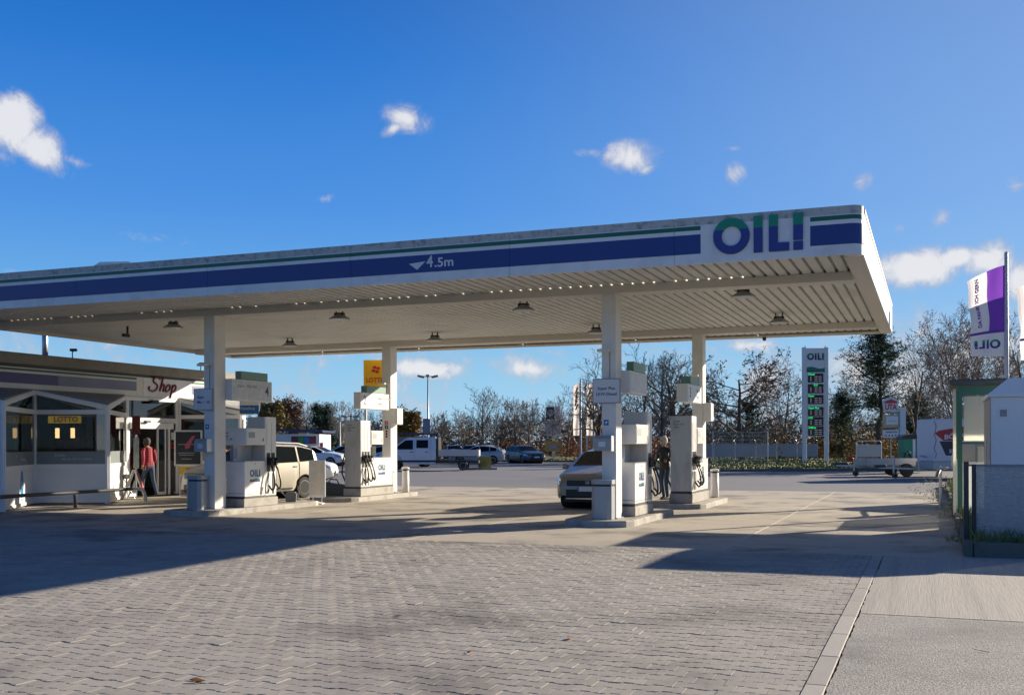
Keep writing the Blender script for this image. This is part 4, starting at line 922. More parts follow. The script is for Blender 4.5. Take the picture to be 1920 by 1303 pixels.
b = MB(); b.bx(-.12, .12, -.01, .01, 1.9, 2.45); b.build('red_banner', mat('banner_red', (.16, .03, .03), .6), t); b = MB(); b.bx(-.08, .08, -.01, .01, .9, 1.8); b.build('leaflet_pockets', mat('leaflets', (.5, .55, .5), .6, var=.6, vscale=9), t); b = MB(); b.tube([(0, .01, 0), (0, .015, 2.4)], .015, 6); b.build('pole', GALV, t)
# yellow LOTTO sign beside the back left column
t = thing('lotto_sign', 'yellow LOTTO sign with red clover beside the back left column', 'sign', (-17.35, 31.6, 3.42), rz=.38)
b = MB(); b.bx(-.35, .6, 0, .2, 0, .98, bev=.01); b.build('sign_box', mat('lotto_yellow', (.72, .42, .01), .4), t); b = MB(); b.bx(-.35, .6, -.003, .2, -.16, -.001); b.build('green_band', GREEN, t)
txt('LOTTO', .22, (.05, -.004, .30), (1, 0, 0), (0, 0, 1), SIGR, t, bold=.03, fit=.62)
for k in range(4):
    a = k * PI / 2 + .5; b = MB(); b.prism([(.06 + .09 * math.cos(a) + .07 * math.cos(a2 * PI / 4), .66 + .085 * math.sin(a) + .055 * math.sin(a2 * PI / 4)) for a2 in range(8)], (0, -.001, 0), (1, 0, 0), (0, 0, 1), (0, -.004, 0)); b.build('clover_leaf', SIGR, t)
b = MB(); b.tube([(-.30, .1, -3.42), (-.30, .1, -.16)], .05, 8); b.build('post', GALV, t)

# ------------------------------------------------------------------ right hand enclosure
RIBG = None
def ribbed(name):
    m = bpy.data.materials.new(name); m.use_nodes = True; t = m.node_tree; t.nodes.clear()
    o = t.nodes.new('ShaderNodeOutputMaterial'); g = t.nodes.new('ShaderNodeNewGeometry')
    tl = t.nodes.new('ShaderNodeBsdfTranslucent'); tl.inputs[0].default_value = (.80, .84, .86, 1)
    df = t.nodes.new('ShaderNodeBsdfDiffuse'); df.inputs[0].default_value = (.60, .64, .68, 1)
    tr = t.nodes.new('ShaderNodeBsdfTransparent'); tr.inputs[0].default_value = (.8, .83, .85, 1)
    gl = t.nodes.new('ShaderNodeBsdfGlossy'); gl.inputs['Roughness'].default_value = .25
    n = noise(t, g.outputs['Position'], 2.2, 6, .6); n2 = noise(t, g.outputs['Position'], 14, 3, .6)
    f = mth(t, 'ADD', .36, mth(t, 'MULTIPLY', mth(t, 'MULTIPLY', n.outputs[0], n2.outputs[0]), .5))
    a = t.nodes.new('ShaderNodeMixShader'); a.inputs[0].default_value = .5; t.links.new(tl.outputs[0], a.inputs[1]); t.links.new(df.outputs[0], a.inputs[2])
    b = t.nodes.new('ShaderNodeMixShader'); t.links.new(f, b.inputs[0]); t.links.new(a.outputs[0], b.inputs[1]); t.links.new(tr.outputs[0], b.inputs[2])
    c = t.nodes.new('ShaderNodeMixShader'); c.inputs[0].default_value = .07; t.links.new(b.outputs[0], c.inputs[1]); t.links.new(gl.outputs[0], c.inputs[2]); t.links.new(c.outputs[0], o.inputs[0])
    return m
RIB = ribbed('ribbed_polycarbonate')
t = thing('ribbed_screen', 'low ribbed translucent screen with dark end post at the corner bed', 'screen', (.49, 17.29, .17))
b = MB(); b.bx(-.05, .02, -.03, .03, -.05, 1.14, bev=.006); b.build('end_post', DARKM, t)
b = MB(); b.bx(.06, .12, -.04, .02, -.05, 1.10, bev=.006); b.build('end_post', mat('post_black', (.02, .022, .03), .4), t)
b = MB(); z = .02
vs = []; n = 0
while z < 1.06:
    vs += [(.12, 0, z), (5.2, 0, z), (.12, -.008, z + .0125), (5.2, -.008, z + .0125)]; z += .025; n += 2
vs += [(.12, 0, z), (5.2, 0, z)]
b.add(vs, [(2 * i, 2 * i + 1, 2 * i + 3, 2 * i + 2) for i in range(n)]); b.bx(.12, 5.2, .012, .014, .02, 1.07); b.build('ribbed_sheet', RIB, t)
b = MB(); b.bx(.0, 5.2, -.02, .03, 1.07, 1.10); b.build('top_rail', mat('rail_bluegrey', (.20, .23, .29), .4), t)
GRF = mat('shelter_green', (.04, .15, .10), .45, var=.1)
t = thing('wash_shelter', 'green framed shelter with white panels and dark flat roof', 'shelter', (.5, 23.4, .12))
PNL = mat('shelter_panel', (.62, .62, .58), .5, var=.06, vscale=1)
def trans(name, c):
    m = bpy.data.materials.new(name); m.use_nodes = True; q = m.node_tree; bs = q.nodes['Principled BSDF']; bs.inputs['Base Color'].default_value = (*c, 1); bs.inputs['Roughness'].default_value = .45
    tl = q.nodes.new('ShaderNodeBsdfTranslucent'); tl.inputs[0].default_value = (*c, 1); mm = q.nodes.new('ShaderNodeMixShader'); mm.inputs[0].default_value = .72
    q.links.new(bs.outputs[0], mm.inputs[1]); q.links.new(tl.outputs[0], mm.inputs[2]); q.links.new(mm.outputs[0], q.nodes['Material Output'].inputs[0]); return m
MILK = trans('milky_panel', (.86, .86, .80))
b = MB(); b.bx(-.02, .07, -.04, .05, -.1, 2.62); b.build('corner_post', GRF, t)
b = MB(); b.bx(-.1, -.04, .0, .05, .0, 2.55); b.build('corner_trim', MILK, t)
b = MB(); b.bx(-.16, 6.2, -.14, 2.6, 2.62, 2.74, bev=.03); b.build('roof', mat('shelter_roof', (.07, .08, .085), .6, var=.2), t)
b = MB(); b.bx(.07, 6, -.02, .03, 2.42, 2.60); b.build('top_beam', GRF, t); b = MB(); b.bx(.07, 6, -.02, .03, 1.44, 1.48); b.build('mid_rail', GRF, t)
b = MB(); b.bx(.1, .92, 0, .02, 1.5, 2.40); b.build('upper_panel', MILK, t); b = MB(); b.bx(.95, 3.2, 0, .02, 1.5, 2.40); b.build('upper_panel', MILK, t)
b = MB(); b.bx(.1, .92, -.01, .015, .0, 1.04); b.build('lower_panel', RIB, t)
for (x0, x1, z0, z1) in ((.08, .94, 1.045, 1.075), (.075, .10, 0, 1.04), (.92, .945, 0, 1.04)):
    b = MB(); b.bx(x0, x1, -.03, .03, z0, z1); b.build('panel_frame', WHITE, t)
b = MB(); b.bx(-.02, .07, 2.5, 2.6, -.1, 2.62); b.build('corner_post', GRF, t)
b = MB(); b.bx(0, .03, .05, 2.5, .0, 1.1); b.build('side_panel', RIB, t)
t = thing('equipment_cabin', 'white painted cabin with small square vent behind the ribbed screen', 'cabin', (.94, 20.0, .17))
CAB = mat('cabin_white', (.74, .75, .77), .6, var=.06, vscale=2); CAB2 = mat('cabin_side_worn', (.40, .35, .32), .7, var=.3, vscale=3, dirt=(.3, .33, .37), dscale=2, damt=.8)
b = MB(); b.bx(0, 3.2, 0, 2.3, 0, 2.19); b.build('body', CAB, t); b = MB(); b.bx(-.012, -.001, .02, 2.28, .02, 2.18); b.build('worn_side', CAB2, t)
b = MB(); b.add([(-.05, -.05, 2.195), (3.3, -.05, 2.195), (3.3, 2.35, 2.195), (-.05, 2.35, 2.195), (-.05, -.05, 2.24), (3.3, -.05, 2.24), (3.3, 2.35, 2.24), (-.05, 2.35, 2.24), (.28, .10, 2.52), (3.1, .10, 2.52), (3.1, 2.1, 2.52), (.28, 2.1, 2.52)],
    [(0, 3, 2, 1), (0, 1, 5, 4), (1, 2, 6, 5), (2, 3, 7, 6), (3, 0, 4, 7), (4, 5, 9, 8), (5, 6, 10, 9), (6, 7, 11, 10), (7, 4, 8, 11), (8, 9, 10, 11)]); b.build('roof', CAB, t)
b = MB(); b.bx(.12, .27, -.02, 0, 1.84, 2.0, bev=.004); b.build('vent_frame', PVC, t); b = MB(); b.bx(.14, .25, -.024, -.02, 1.86, 1.98); b.build('vent_grille', GREY, t)
b = MB(); b.bx(-.03, -.012, 1.2, 1.3, .3, 1.6); b.build('door_edge', COLM, t)
t = thing('gas_tank', 'horizontal cream gas tank seen under the shelter panels', 'tank', (1.9, 30.2, .75))
b = MB(); b.lathe([(.02, -1.5), (.35, -1.42), (.55, -1.2), (.6, -.9), (.6, 1.3), (.3, 1.5), (.02, 1.55)], (0, 0, .35), (1, -.5, 0), 20); b.build('tank', mat('tank_cream', (.55, .51, .42), .5), t, smooth=True)
b = MB(); b.bx(-.9, -.6, -.4, .4, -.75, -.1); b.build('foot', KERB, t); b = MB(); b.bx(.6, .9, -.6, .2, -.75, -.1); b.build('foot', KERB, t)
t = thing('meter_cabinet', 'small grey cabinet beside the green shelter post', 'cabinet', (.95, 27.4, .0)); b = MB(); b.bx(0, .4, 0, .3, 0, 1.6, bev=.01); b.build('body', GREY, t); b = MB(); b.bx(.05, .35, -.01, -.001, 1.0, 1.5); b.build('door', GALV, t)
t = thing('steel_handrail', 'bent galvanised handrail above the weeds by the shelter', 'handrail', (.1, 26.0, 0))
b = MB(); b.tube([(.25, 0, 1.0), (.05, 0, 1.0), (-.0, .6, .82), (.1, 2.2, .95), (.12, 4.5, .95)], .035, 8); b.build('rail', GALV, t, smooth=True)
for y in (2.2, 4.5):
    b = MB(); b.tube([(.1, y, 0), (.1, y, .93)], .03, 7); b.build('post', GALV, t)
# flag poles with the big flag
def flag(x, y, top, base_r, label, big=True, rz=0.0, drop=2.55, wid=1.02):
    t = thing('flagpole', label, 'flag', (x, y, 0), rz=rz)
    b = MB(); b.lathe([(base_r, 0), (base_r, .3), (base_r * .75, top), (.02, top + .03)], n=12); b.build('pole', mat('pole_paint', (.42, .43, .47), .4), t, smooth=True)
    S, T = 14, 30
    def sur(s, q, off=0.0):
        # s from the pole outwards (towards -x), q up
        sag = .45 * s ** 1.3
        X = -.05 - s * wid * (1 - .10 * math.sin(q * 3.0 + .6)) ; Z = top - .35 - drop + q * (drop - sag * 1.0)
        Yy = .07 * math.sin(s * 7 + q * 2.2) * s + .04 * math.sin(q * 9 + s * 4) * s + off
        X += .03 * math.sin(q * 13 + 2) * s
        return (X, Yy, Z)
    def part(cond, name, m):
        b = MB(); idx = {}
        for i in range(S):
            for j in range(T):
                if not cond((i + .5) / S, (j + .5) / T): continue
                q = [sur(i / S, j / T), sur((i + 1) / S, j / T), sur((i + 1) / S, (j + 1) / T), sur(i / S, (j + 1) / T)]
                b.add(q, [(0, 1, 2, 3)])
        return b.build(name, m, t, smooth=True)
    if big:
        part(lambda s, q: q > .295 and s < .5, 'purple_field', mat('flag_purple', (.22, .07, .50), .7, var=.05) if False else trans('flag_purple_cloth', (.20, .06, .46)))
        part(lambda s, q: q > .295 and s >= .5, 'white_field', trans('flag_white_cloth', (.72, .70, .72)))
        part(lambda s, q: .265 < q <= .295, 'seam_stripe', PURP)
        part(lambda s, q: q <= .265, 'white_field', MATS.get('fw') or trans('flag_white_cloth', (.72, .70, .72)))
        H = .18
        logo(t, (0, 0, 0), (1, 0, 0), (0, 0, 1), 1, 1, warp=lambda x, y_, sd: sur(.12 + .78 * x / 2.42, .09 + .105 * y_, .006 * sd))
        # vertical lettering printed through the cloth, so it reads mirrored from this side
        txt("DA FAHR' ICH GERN", 1.0, (0, 0, 0), (1, 0, 0), (0, 1, 0), PURP, t, bold=.03, d=1.0, warp=lambda a, c, e: sur(.76 + .12 * c, .66 + a * .070 * .95, .012 * (e)))
    else:
        part(lambda s, q: True, 'flag_cloth', trans('flag_pale_cloth', (.62, .58, .58)))
        part2 = MB(); rr = random.Random(int(x * 10))
        for k in range(5):
            s0, q0 = rr.uniform(.2, .6), .55 + .08 * k
            part2.tube([sur(s0 + .3 * math.sin(j * .6), q0 + .05 * math.cos(j), -.02) for j in range(7)], .04, 5)
        part2.build('printed_scroll', BLACK, t)
    return t
flag(1.96, 33.0, 6.9, .07, 'tall flagpole with purple and white OIL! flag behind the shelter', rz=YAW)
flag(3.65, 35.2, 6.9, .07, 'flagpole at the right edge of the photo, flag mostly outside it', rz=YAW, wid=1.35)

# ------------------------------------------------------------------ signs and furniture far across the lot
def put(name, label, cat, f, r, rz=0.0, group=None, z=0.0):
    x, y = at(f, r); return thing(name, label, cat, (x, y, z), YAW + rz, group)   # local x runs along the street, y away
GRN2 = mat('pylon_wave_green', (.01, .16, .09), .4)
t = put('price_pylon', 'tall white OIL! price pylon with six black displays on the verge', 'price sign', 79.5, 22.55)
PW = mat('pylon_white', (.62, .65, .68), .45, var=.04)
for s in (-1, 1):
    b = MB(); b.bx(s * .82 - .14, s * .82 + .14, -.15, .15, .1, 8.66, bev=.02); b.build('post', PW, t)
b = MB(); b.bx(-.68, .68, -.10, .10, 2.05, 8.60); b.build('panel', PW, t)
for s in (-.75, .75):
    b = MB(); b.tube([(s, 0, 8.66), (s, 0, 8.8)], .03, 5); b.build('spike', GALV, t)
logo(t, (-.62, -.101, 7.72), (1, 0, 0), (0, 0, 1), .51, .02, GRN2, NAVY)
b = MB(); b.prism([(-.68 + 1.36 * i / 12, 6.92 + .03 * math.sin(i / 12 * 6.3)) for i in range(13)] + [(.68 - 1.36 * i / 12, 7.15 + .07 * math.sin((12 - i) / 12 * 6.3)) for i in range(13)], (0, -.101, 0), (1, 0, 0), (0, 0, 1), (0, -.01, 0), 0)
b.prism([(-.68, 6.82), (.68, 6.82)] + [(.68 - 1.36 * i / 12, 6.915 + .03 * math.sin((12 - i) / 12 * 6.3)) for i in range(13)], (0, -.101, 0), (1, 0, 0), (0, 0, 1), (0, -.01, 0), 1); b.build('wave_emblem', [GRN2, NAVY], t)
dz = [6.05, 5.25, 4.45, 3.55, 2.82, 2.10]
for k, (z, l, al) in enumerate(zip(dz, ('Diesel', 'E10', 'Super', 'Super Plus', 'LPG', 'AdBlue'), (0, 1, 0, 0, 0, 0))):
    b = MB(); b.bx(-.58, .58, -.115, -.10, z, z + .68); d = b.build('price_display', LEDOFF, t)
    txt(l, .19, (-.55 if not al else 0, -.117, z + .60), (1, 0, 0), (0, 0, 1), LED, t, align='LEFT' if not al else 'CENTER', bold=.03)
    b = MB()
    for j in range(3):
        x = -.38 + .3 * j
        if j == 0: b.bx(x, x + .05, -.118, -.1155, z + .10, z + .44)
        else:
            for zz in (.10, .25, .40): b.bx(x, x + .22, -.118, -.1155, z + zz, z + zz + .05)
    b.build('dim_segments', LEDW, t, kind='stuff')
# lighting masts
def mast(f, r, h, label, heads=3, m=GALV, s=1.0):
    t = put('street_lamp', label, 'lamp post', f, r, group='lamp posts round the car park')
    b = MB(); b.lathe([(.11, 0), (.10, .6), (.06, h)], n=10); b.build('pole', m, t, smooth=True)
    for k in range(heads):
        a = -PI / 2 + (k - (heads - 1) / 2) * PI / max(1, heads - 1) * 1.0 if heads > 1 else 0
        dx, dy = math.sin(a + PI / 2) * 1, -.35 * math.cos((k - 1) * 1.2)
        dx = (-1, 0, 1)[k] if heads == 3 else (-1, 1)[k]
        b = MB(); b.tube([(0, 0, h - .02), (dx * .35 * s, dy * .3, h + .03)], .04, 6); b.build('arm', m, t)
        b = MB(); M_ = Matrix.Rotation(-dx * .22, 3, 'Y'); b.box((dx * .62 * s, dy * .6, h + .08 * (dx == 0)), (.62 * s if dx else .3, .34, .18), M=M_, bev=.04); b.build('lamp_head', mat('lamp_head_grey', (.20, .21, .22), .5), t)
    return t
mast(95, -7.45, 7.55, 'tall lamp mast with three heads right of the back left column', 3)
mast(112, -18.0, 3.95, 'pale two headed lamp post left of the back left pump', 2, COLM, .8)
mast(92, -13.85, 3.95, 'dark two headed lamp just above the back left pump', 2, DARKM, .9)
t = put('roadside_sign', 'dark blue framed sign board beside the tall lamp mast', 'sign', 92, -7.35)
b = MB(); b.bx(-.30, .30, -.05, .05, 2.35, 3.75, bev=.01); b.build('board', NAVY, t); b = MB(); b.bx(-.24, .2, -.055, -.05, 2.45, 3.65); b.build('sign_face', mat('sign_shade_blue', (.12, .16, .24), .4), t)
for s in (-.24, .24):
    b = MB(); b.tube([(s, 0, 0), (s, 0, 2.35)], .04, 6); b.build('post', GALV, t)
t = put('bus_shelter', 'dark flat roofed bus shelter behind the white flatbed truck', 'shelter', 104, -9.0)
b = MB(); b.bx(-2.6, 1.9, -.9, .9, 2.45, 2.62); b.build('roof', NAVY, t)
for x in (-2.3, -.6, 1.2, 1.7):
    b = MB(); b.bx(x - .06, x + .06, -.7, -.6, 0, 2.45); b.build('post', DARKM, t)
b = MB(); b.bx(-2.3, 1.2, .6, .64, .2, 2.3); b.build('rear_pane', mat('shelter_pane', (.16, .17, .17), .2), t)
t = put('information_column', 'grey post with clock, bright panel and two notice sheets', 'information sign', 113, 4.4)
b = MB(); b.bx(-.18, .18, -.1, .1, 0, 4.0); b.build('post', GALV, t)
b = MB(); b.bx(-.78, .10, -.12, .12, 4.15, 5.45, bev=.03); b.build('clock_case', DARKM, t); b = MB(); b.lathe([(.36, 0), (.36, .03), (.02, .031)], (-.34, -.12, 4.82), (0, -1, 0), 20); b.build('clock_face', mat('clock_face', (.5, .5, .55), .4), t)
b = MB(); b.box((-.36, -.16, 4.90), (.03, .01, .26), M=Matrix.Rotation(-.6, 3, 'Y')); b.build('clock_hand', BLACK, t); b = MB(); b.box((-.40, -.165, 4.88), (.035, .01, .18), M=Matrix.Rotation(-.9, 3, 'Y')); b.build('clock_hand', BLACK, t)
b = MB(); b.bx(.14, .72, -.12, .12, 4.15, 5.5, bev=.02); b.build('lit_panel', PWHITE, t)
for x in (-.78, .02):
    b = MB(); b.bx(x, x + .74, -.1, 0, 2.35, 4.0); p = b.build('notice_board', mat('notice_pale', (.40, .44, .52), .5), t)
    b = MB()
    for k in range(9): b.bx(x + .08, x + .62, -.103, -.1, 2.55 + k * .15, 2.58 + k * .15)
    b.build('print_lines', TEXTG, p, kind='stuff')
t = put('event_poster', 'yellow poster with a sun and curved red print on the verge', 'poster', 112.5, 4.4)
b = MB(); b.bx(-.95, .9, -.2, -.14, .75, 1.85); b.build('board', mat('poster_yellow', (.42, .34, .10), .6, var=.25, vscale=2), t)
b = MB(); b.prism([(.62 * math.cos(a * PI / 12), .95 + .55 * math.sin(a * PI / 12)) for a in range(13)], (0, -.205, 0), (1, 0, 0), (0, 0, 1), (0, -.004, 0)); b.build('print_arch', mat('poster_print', (.35, .33, .38), .6, var=.3, vscale=5), t)
for k in range(7):
    a = PI * (.12 + .76 * k / 6); b = MB(); b.prism([(.66 * math.cos(a - .05), .95 + .58 * math.sin(a - .05)), (.66 * math.cos(a + .05), .95 + .58 * math.sin(a + .05)), (.9 * math.cos(a), .95 + .8 * math.sin(a))], (0, -.205, 0), (1, 0, 0), (0, 0, 1), (0, -.004, 0)); b.build('sun_ray', mat('poster_orange', (.5, .16, .06), .6), t)
for f, r, l in ((105, 6.75, 'left of three pale flagpoles beyond the beige hatchback'), (107, 7.5, 'middle one of three flagpoles, its flag partly behind the left flag'), (105, 8.05, 'right of three pale flagpoles beside the red booth')):
    x, y = at(f, r); flag(x, y, 7.9, .10, l, big=False, rz=YAW, drop=5.2 if r != 7.5 else .9, wid=.74 if r != 7.5 else .3)
t = put('red_booth', 'red booth just left of the front right column, beyond the hatchback', 'booth', 108, 9.0)
b = MB(); b.bx(-.75, .9, -.7, .7, 0, 3.3, bev=.04); b.build('body', mat('booth_red', (.36, .015, .02), .5), t); txt('PE', .5, (-.25, -.71, 2.35), (1, 0, 0), (0, 0, 1), WSIGN, t, bold=.04); b = MB(); b.bx(-.4, .5, -.71, -.70, .3, 1.8); b.build('door', RED, t)
# barriers, mesh fence
b0 = None
for k in range(6):
    l = ('site barrier leftmost in its row, beside the mesh fence', 'second site barrier from the left in its row', 'third site barrier from the left, middle of its row', 'site barrier just left of the price pylon', 'site barrier seen between the legs of the price pylon', 'site barrier half behind the back right column')[k]
    if b0 is None:
        t = put('site_barrier', l, 'barrier', 90, 17.9, group='site barriers in a row beyond the verge'); b0 = t
        b = MB(); b.tube([(-.84, 0, .0), (-.84, 0, 1.55), (-.76, 0, 1.68), (.76, 0, 1.68), (.84, 0, 1.55), (.84, 0, 0)], .022, 6); b.build('tube_frame', GALV, t)
        b = MB(); b.bx(-.80, .80, -.012, .012, .28, 1.38); b.build('infill_panel', mat('barrier_panel', (.30, .33, .36), .5, var=.25, vscale=.8), t)
        for s in (-.6, .6):
            b = MB(); b.bx(s - .03, s + .03, -.3, .3, 0, .05); b.build('foot', GALV, t)
    else:
        x, y = at(90, 17.9 + 1.74 * k if k < 5 else 16.2); t = dup(b0, (x, y, .13), YAW, l)
b0.location.z = .13
t = put('mesh_fence', 'tall wire mesh fence panel behind the right pump island', 'fence', 82, 15.4, z=.1)
for s in (0, 4.2):
    b = MB(); b.tube([(s, 0, 0), (s, 0, 2.35)], .05, 6); b.build('post', GALV, t)
b = MB()
for k in range(29): b.bx(.1 + k * .14, .112 + k * .14, -.006, .006, .1, 2.3)
for k in range(9): b.bx(.1, 4.1, -.008, .008, .15 + k * .265, .162 + k * .265)
b.build('wire_mesh', GALV, t, kind='stuff'); b = MB(); b.tube([(0, 0, 2.3), (4.2, 0, 2.3)], .03, 5); b.build('top_rail', GALV, t)
t = put('warning_board', 'white board in a bent tube frame behind the flat trailer', 'barrier', 72, 24.0)
b = MB(); b.tube([(-.82, 0, 0), (-.82, 0, 1.58), (-.72, 0, 1.70), (.76, 0, 1.70), (.86, 0, 1.58), (.86, 0, 0)], .035, 7); b.build('tube_frame', COLM, t)
b = MB(); b.bx(-.79, .82, -.02, .02, .62, 1.45); b.build('board', mat('board_grey', (.50, .50, .50), .5), t); b = MB(); b.bx(-.6, .0, -.01, .01, 1.52, 1.6); b.build('old_lettering', BLACK, t)

# ------------------------------------------------------------------ trailers and cabinet
def wheel(par, x, y, z, r, wdt, side, rim=RIM, spokes=8, lx='y'):
    t = bpy.data.objects.new('wheel', None); link(t, par); t.location = (x, y, z)
    s = side; b = MB()
    b.lathe([(r * .66, -wdt / 2), (r * .93, -wdt / 2), (r, -wdt * .32), (r, wdt * .32), (r * .93, wdt / 2), (r * .66, wdt / 2)], (0, 0, 0), (0, s, 0), 26); b.build('tyre', TYRE, t, smooth=False)
    b = MB(); b.lathe([(r * .65, -.02), (r * .65, wdt / 2 + .002), (r * .60, wdt / 2 + .003), (r * .57, wdt * .25), (.02, wdt * .22)], (0, 0, 0), (0, s, 0), 22)
    for k in range(spokes):
        a = 2 * PI * k / spokes; M_ = Matrix.Rotation(-a * s, 3, 'Y') if True else None
        b.box((math.cos(a) * r * .33 * 1, s * wdt * .36, math.sin(a) * r * .33), (r * .52, .02, r * .15), M=Matrix.Rotation(-a, 3, 'Y'))
    b.lathe([(r * .14, wdt * .2), (r * .14, wdt * .46), (.01, wdt * .47)], (0, 0, 0), (0, s, 0), 10); b.build('rim', rim, t)
    return t
t = put('flat_trailer', 'long flat car trailer with red handbrake end pointing left', 'trailer', 50.5, 17.9)
b = MB(); b.bx(-1.45, 3.2, -.95, -.90, .56, .86); b.build('side_board', mat('trailer_alu', (.42, .43, .44), .45, metal=.4, var=.1), t)
b = MB(); b.bx(-1.45, -1.40, -.9, .9, .56, .86); b.build('front_board', GALV, t); b = MB(); b.bx(-1.4, 3.2, -.9, .9, .50, .56); b.build('bed', GALV, t)
b = MB(); b.prism([(-2.6, .48), (-1.2, .40), (2.0, .40), (2.0, .49), (-1.2, .50), (-2.6, .56)], (0, -.05, 0), (1, 0, 0), (0, 0, 1), (0, .1, 0)); b.build('drawbar', GALV, t)
b = MB(); b.box((-2.35, 0, .60), (.6, .14, .10), bev=.02); b.box((-2.7, 0, .56), (.18, .1, .08)); b.build('coupling', DARKM, t); b = MB(); b.tube([(-2.55, 0, .62), (-2.62, 0, .78), (-2.74, 0, .88)], .02, 5); b.build('handbrake', DARKM, t)
b = MB(); b.box((-1.95, 0, .80), (.34, .16, .18), bev=.05); b.build('red_cover', RED, t)
b = MB(); b.tube([(-1.75, .0, .75), (-1.75, 0, .24)], .04, 7); b.build('jockey_post', GALV, t); wheel(t, -1.68, 0, .14, .14, .08, -1, GALV, 3)
b = MB(); b.prism([(-.55 + .5 * math.cos(a * PI / 8) + 1.1, .30 + .40 * math.sin(a * PI / 8)) for a in range(9)] + [(.5, .30)][:0], (0, -1.15, 0), (1, 0, 0), (0, 0, 1), (0, .22, 0)) if False else None
wheel(t, .35, -1.02, .31, .31, .18, -1, DARKM, 5); wheel(t, .35, 1.02, .31, .31, .18, 1, DARKM, 5)
t = put('tarpaulin_trailer', 'trailer with tall white tarpaulin box printed BÖCKMANN beside the shelter', 'trailer', 47.5, 20.7)
TARP = mat('tarpaulin', (.62, .62, .65), .5, var=.07, vscale=1.5, bump=.6, bscale=3)
b = MB()
b.bx(-2.35, 1.6, -1.0, 1.0, .74, 2.62, bev=.04); b.build('tarp_cover', TARP, t)
b = MB(); b.bx(-2.38, 1.6, -1.02, 1.02, .42, .735); b.build('side_board', mat('trailer_alu', (.42, .43, .44), .45), t)
b = MB()
for k in range(8): b.tube([(-2.30 + .05 * math.sin(k * 2.1), -1.005, .9 + .2 * k), (-2.30 + .05 * math.sin(k * 2.1 + 2), -1.01, 1.1 + .2 * k)], .012, 4)
b.build('lacing_cord', DARKM, t)
b = MB(); b.prism([(-.18, 1.98), (.0, 2.10), (1.2, 2.3), (2.4, 2.1), (2.3, 1.65), (.2, 1.66)], (-2.14, -1.004, 0), (1, 0, 0), (0, 0, 1), (0, -.004, 0), 0)
b.build('red_shield', mat('print_red_dark', (.42, .03, .035), .5), t); b = MB(); b.prism([(.02, 1.64), (2.2, 1.64), (2.1, 1.0), (.3, 1.02)], (-2.14, -1.004, 0), (1, 0, 0), (0, 0, 1), (0, -.004, 0)); b.build('black_shield', mat('print_black', (.03, .03, .04), .5), t)
txt('BÖCKMANN', .27, (-.95, -1.009, 1.90), (1, .0, .10), (0, 0, 1), WSIGN, t, bold=.03, fit=1.9); txt('CENTER', .15, (-1.0, -1.009, 1.50), (1, 0, .05), (0, 0, 1), WSIGN, t, bold=.01, fit=.75); txt('SENFTENBERG', .22, (-.95, -1.009, 1.24), (1, 0, .06), (0, 0, 1), WSIGN, t, bold=.02, fit=1.5)
b = MB(); b.prism([(-4.4, .44), (-2.3, .36), (1.5, .36), (1.5, .42), (-2.3, .44), (-4.4, .52)], (0, -.05, 0), (1, 0, 0), (0, 0, 1), (0, .1, 0)); b.build('drawbar', GALV, t)
b = MB(); b.box((-4.35, 0, .54), (.5, .13, .12), bev=.02); b.build('coupling', DARKM, t); b = MB(); b.tube([(-3.75, .0, 1.0), (-3.75, 0, .2)], .045, 7); b.build('jockey_post', GALV, t); wheel(t, -3.70, 0, .13, .13, .08, -1, GALV, 3)
b = MB(); b.tube([(-2.75, -.3, .3), (-2.75, -.3, .95), (-2.65, -.3, 1.0), (-2.4, -.3, .95)], .035, 7); b.build('bent_rail', GALV, t)
wheel(t, -.2, -.95, .30, .30, .18, -1, DARKM, 5); wheel(t, -.2, .95, .30, .30, .18, 1, DARKM, 5)
t = put('vacuum_station', 'green self service cabinet with black domed lid and hoses', 'cabinet', 56, 20.95)
GC = mat('cabinet_green', (.01, .20, .11), .4)
b = MB(); b.bx(-.62, .58, -.4, .4, .1, 1.78, bev=.02); b.build('body', GC, t); b = MB(); b.bx(-.12, .02, -.41, -.401, .2, 1.76); b.build('white_stripe', WSIGN, t); b = MB(); b.bx(-.5, -.2, -.41, -.401, 1.0, 1.12); b.build('label_plate', WSIGN, t); b = MB(); b.bx(.26, .32, -.41, -.401, 1.3, 1.55); b.build('handle', PWHITE, t)
b = MB(); b.prism([(-.68, 1.785), (.64, 1.785), (.62, 1.9), (.3, 2.0), (.0, 2.04), (-.35, 2.0), (-.66, 1.9)], (0, -.45, 0), (1, 0, 0), (0, 0, 1), (0, .9, 0)); b.build('lid', BLACK, t)
for (x0, x1, s) in ((-.75, -.1, -1), (-.15, .7, 1)):
    b = MB(); b.tube([(x0 + (x1 - x0) * k / 14, -.5, .25 + .85 * math.sin(k / 14 * PI)) for k in range(15)], .035, 7); b.build('hose', RUBBER, t, smooth=True)
t = put('sign_post', 'white square post carrying the UTA and arrow signs', 'sign post', 60, 21.88)
b = MB(); b.bx(-.16, .16, -.16, .16, 0, 3.55); b.build('post', mat('post_pale', (.52, .57, .60), .5), t)
t = put('uta_sign', 'red and white UTA shield sign on the white post', 'sign', 60, 21.25)
b = MB(); b.prism([(-.40, 3.32), (.34, 3.32), (.45, 3.95), (.0, 4.12), (-.48, 3.95)], (0, -.05, 0), (1, 0, 0), (0, 0, 1), (0, .1, 0)); b.build('shield', mat('shield_pale', (.52, .55, .55), .4), t)
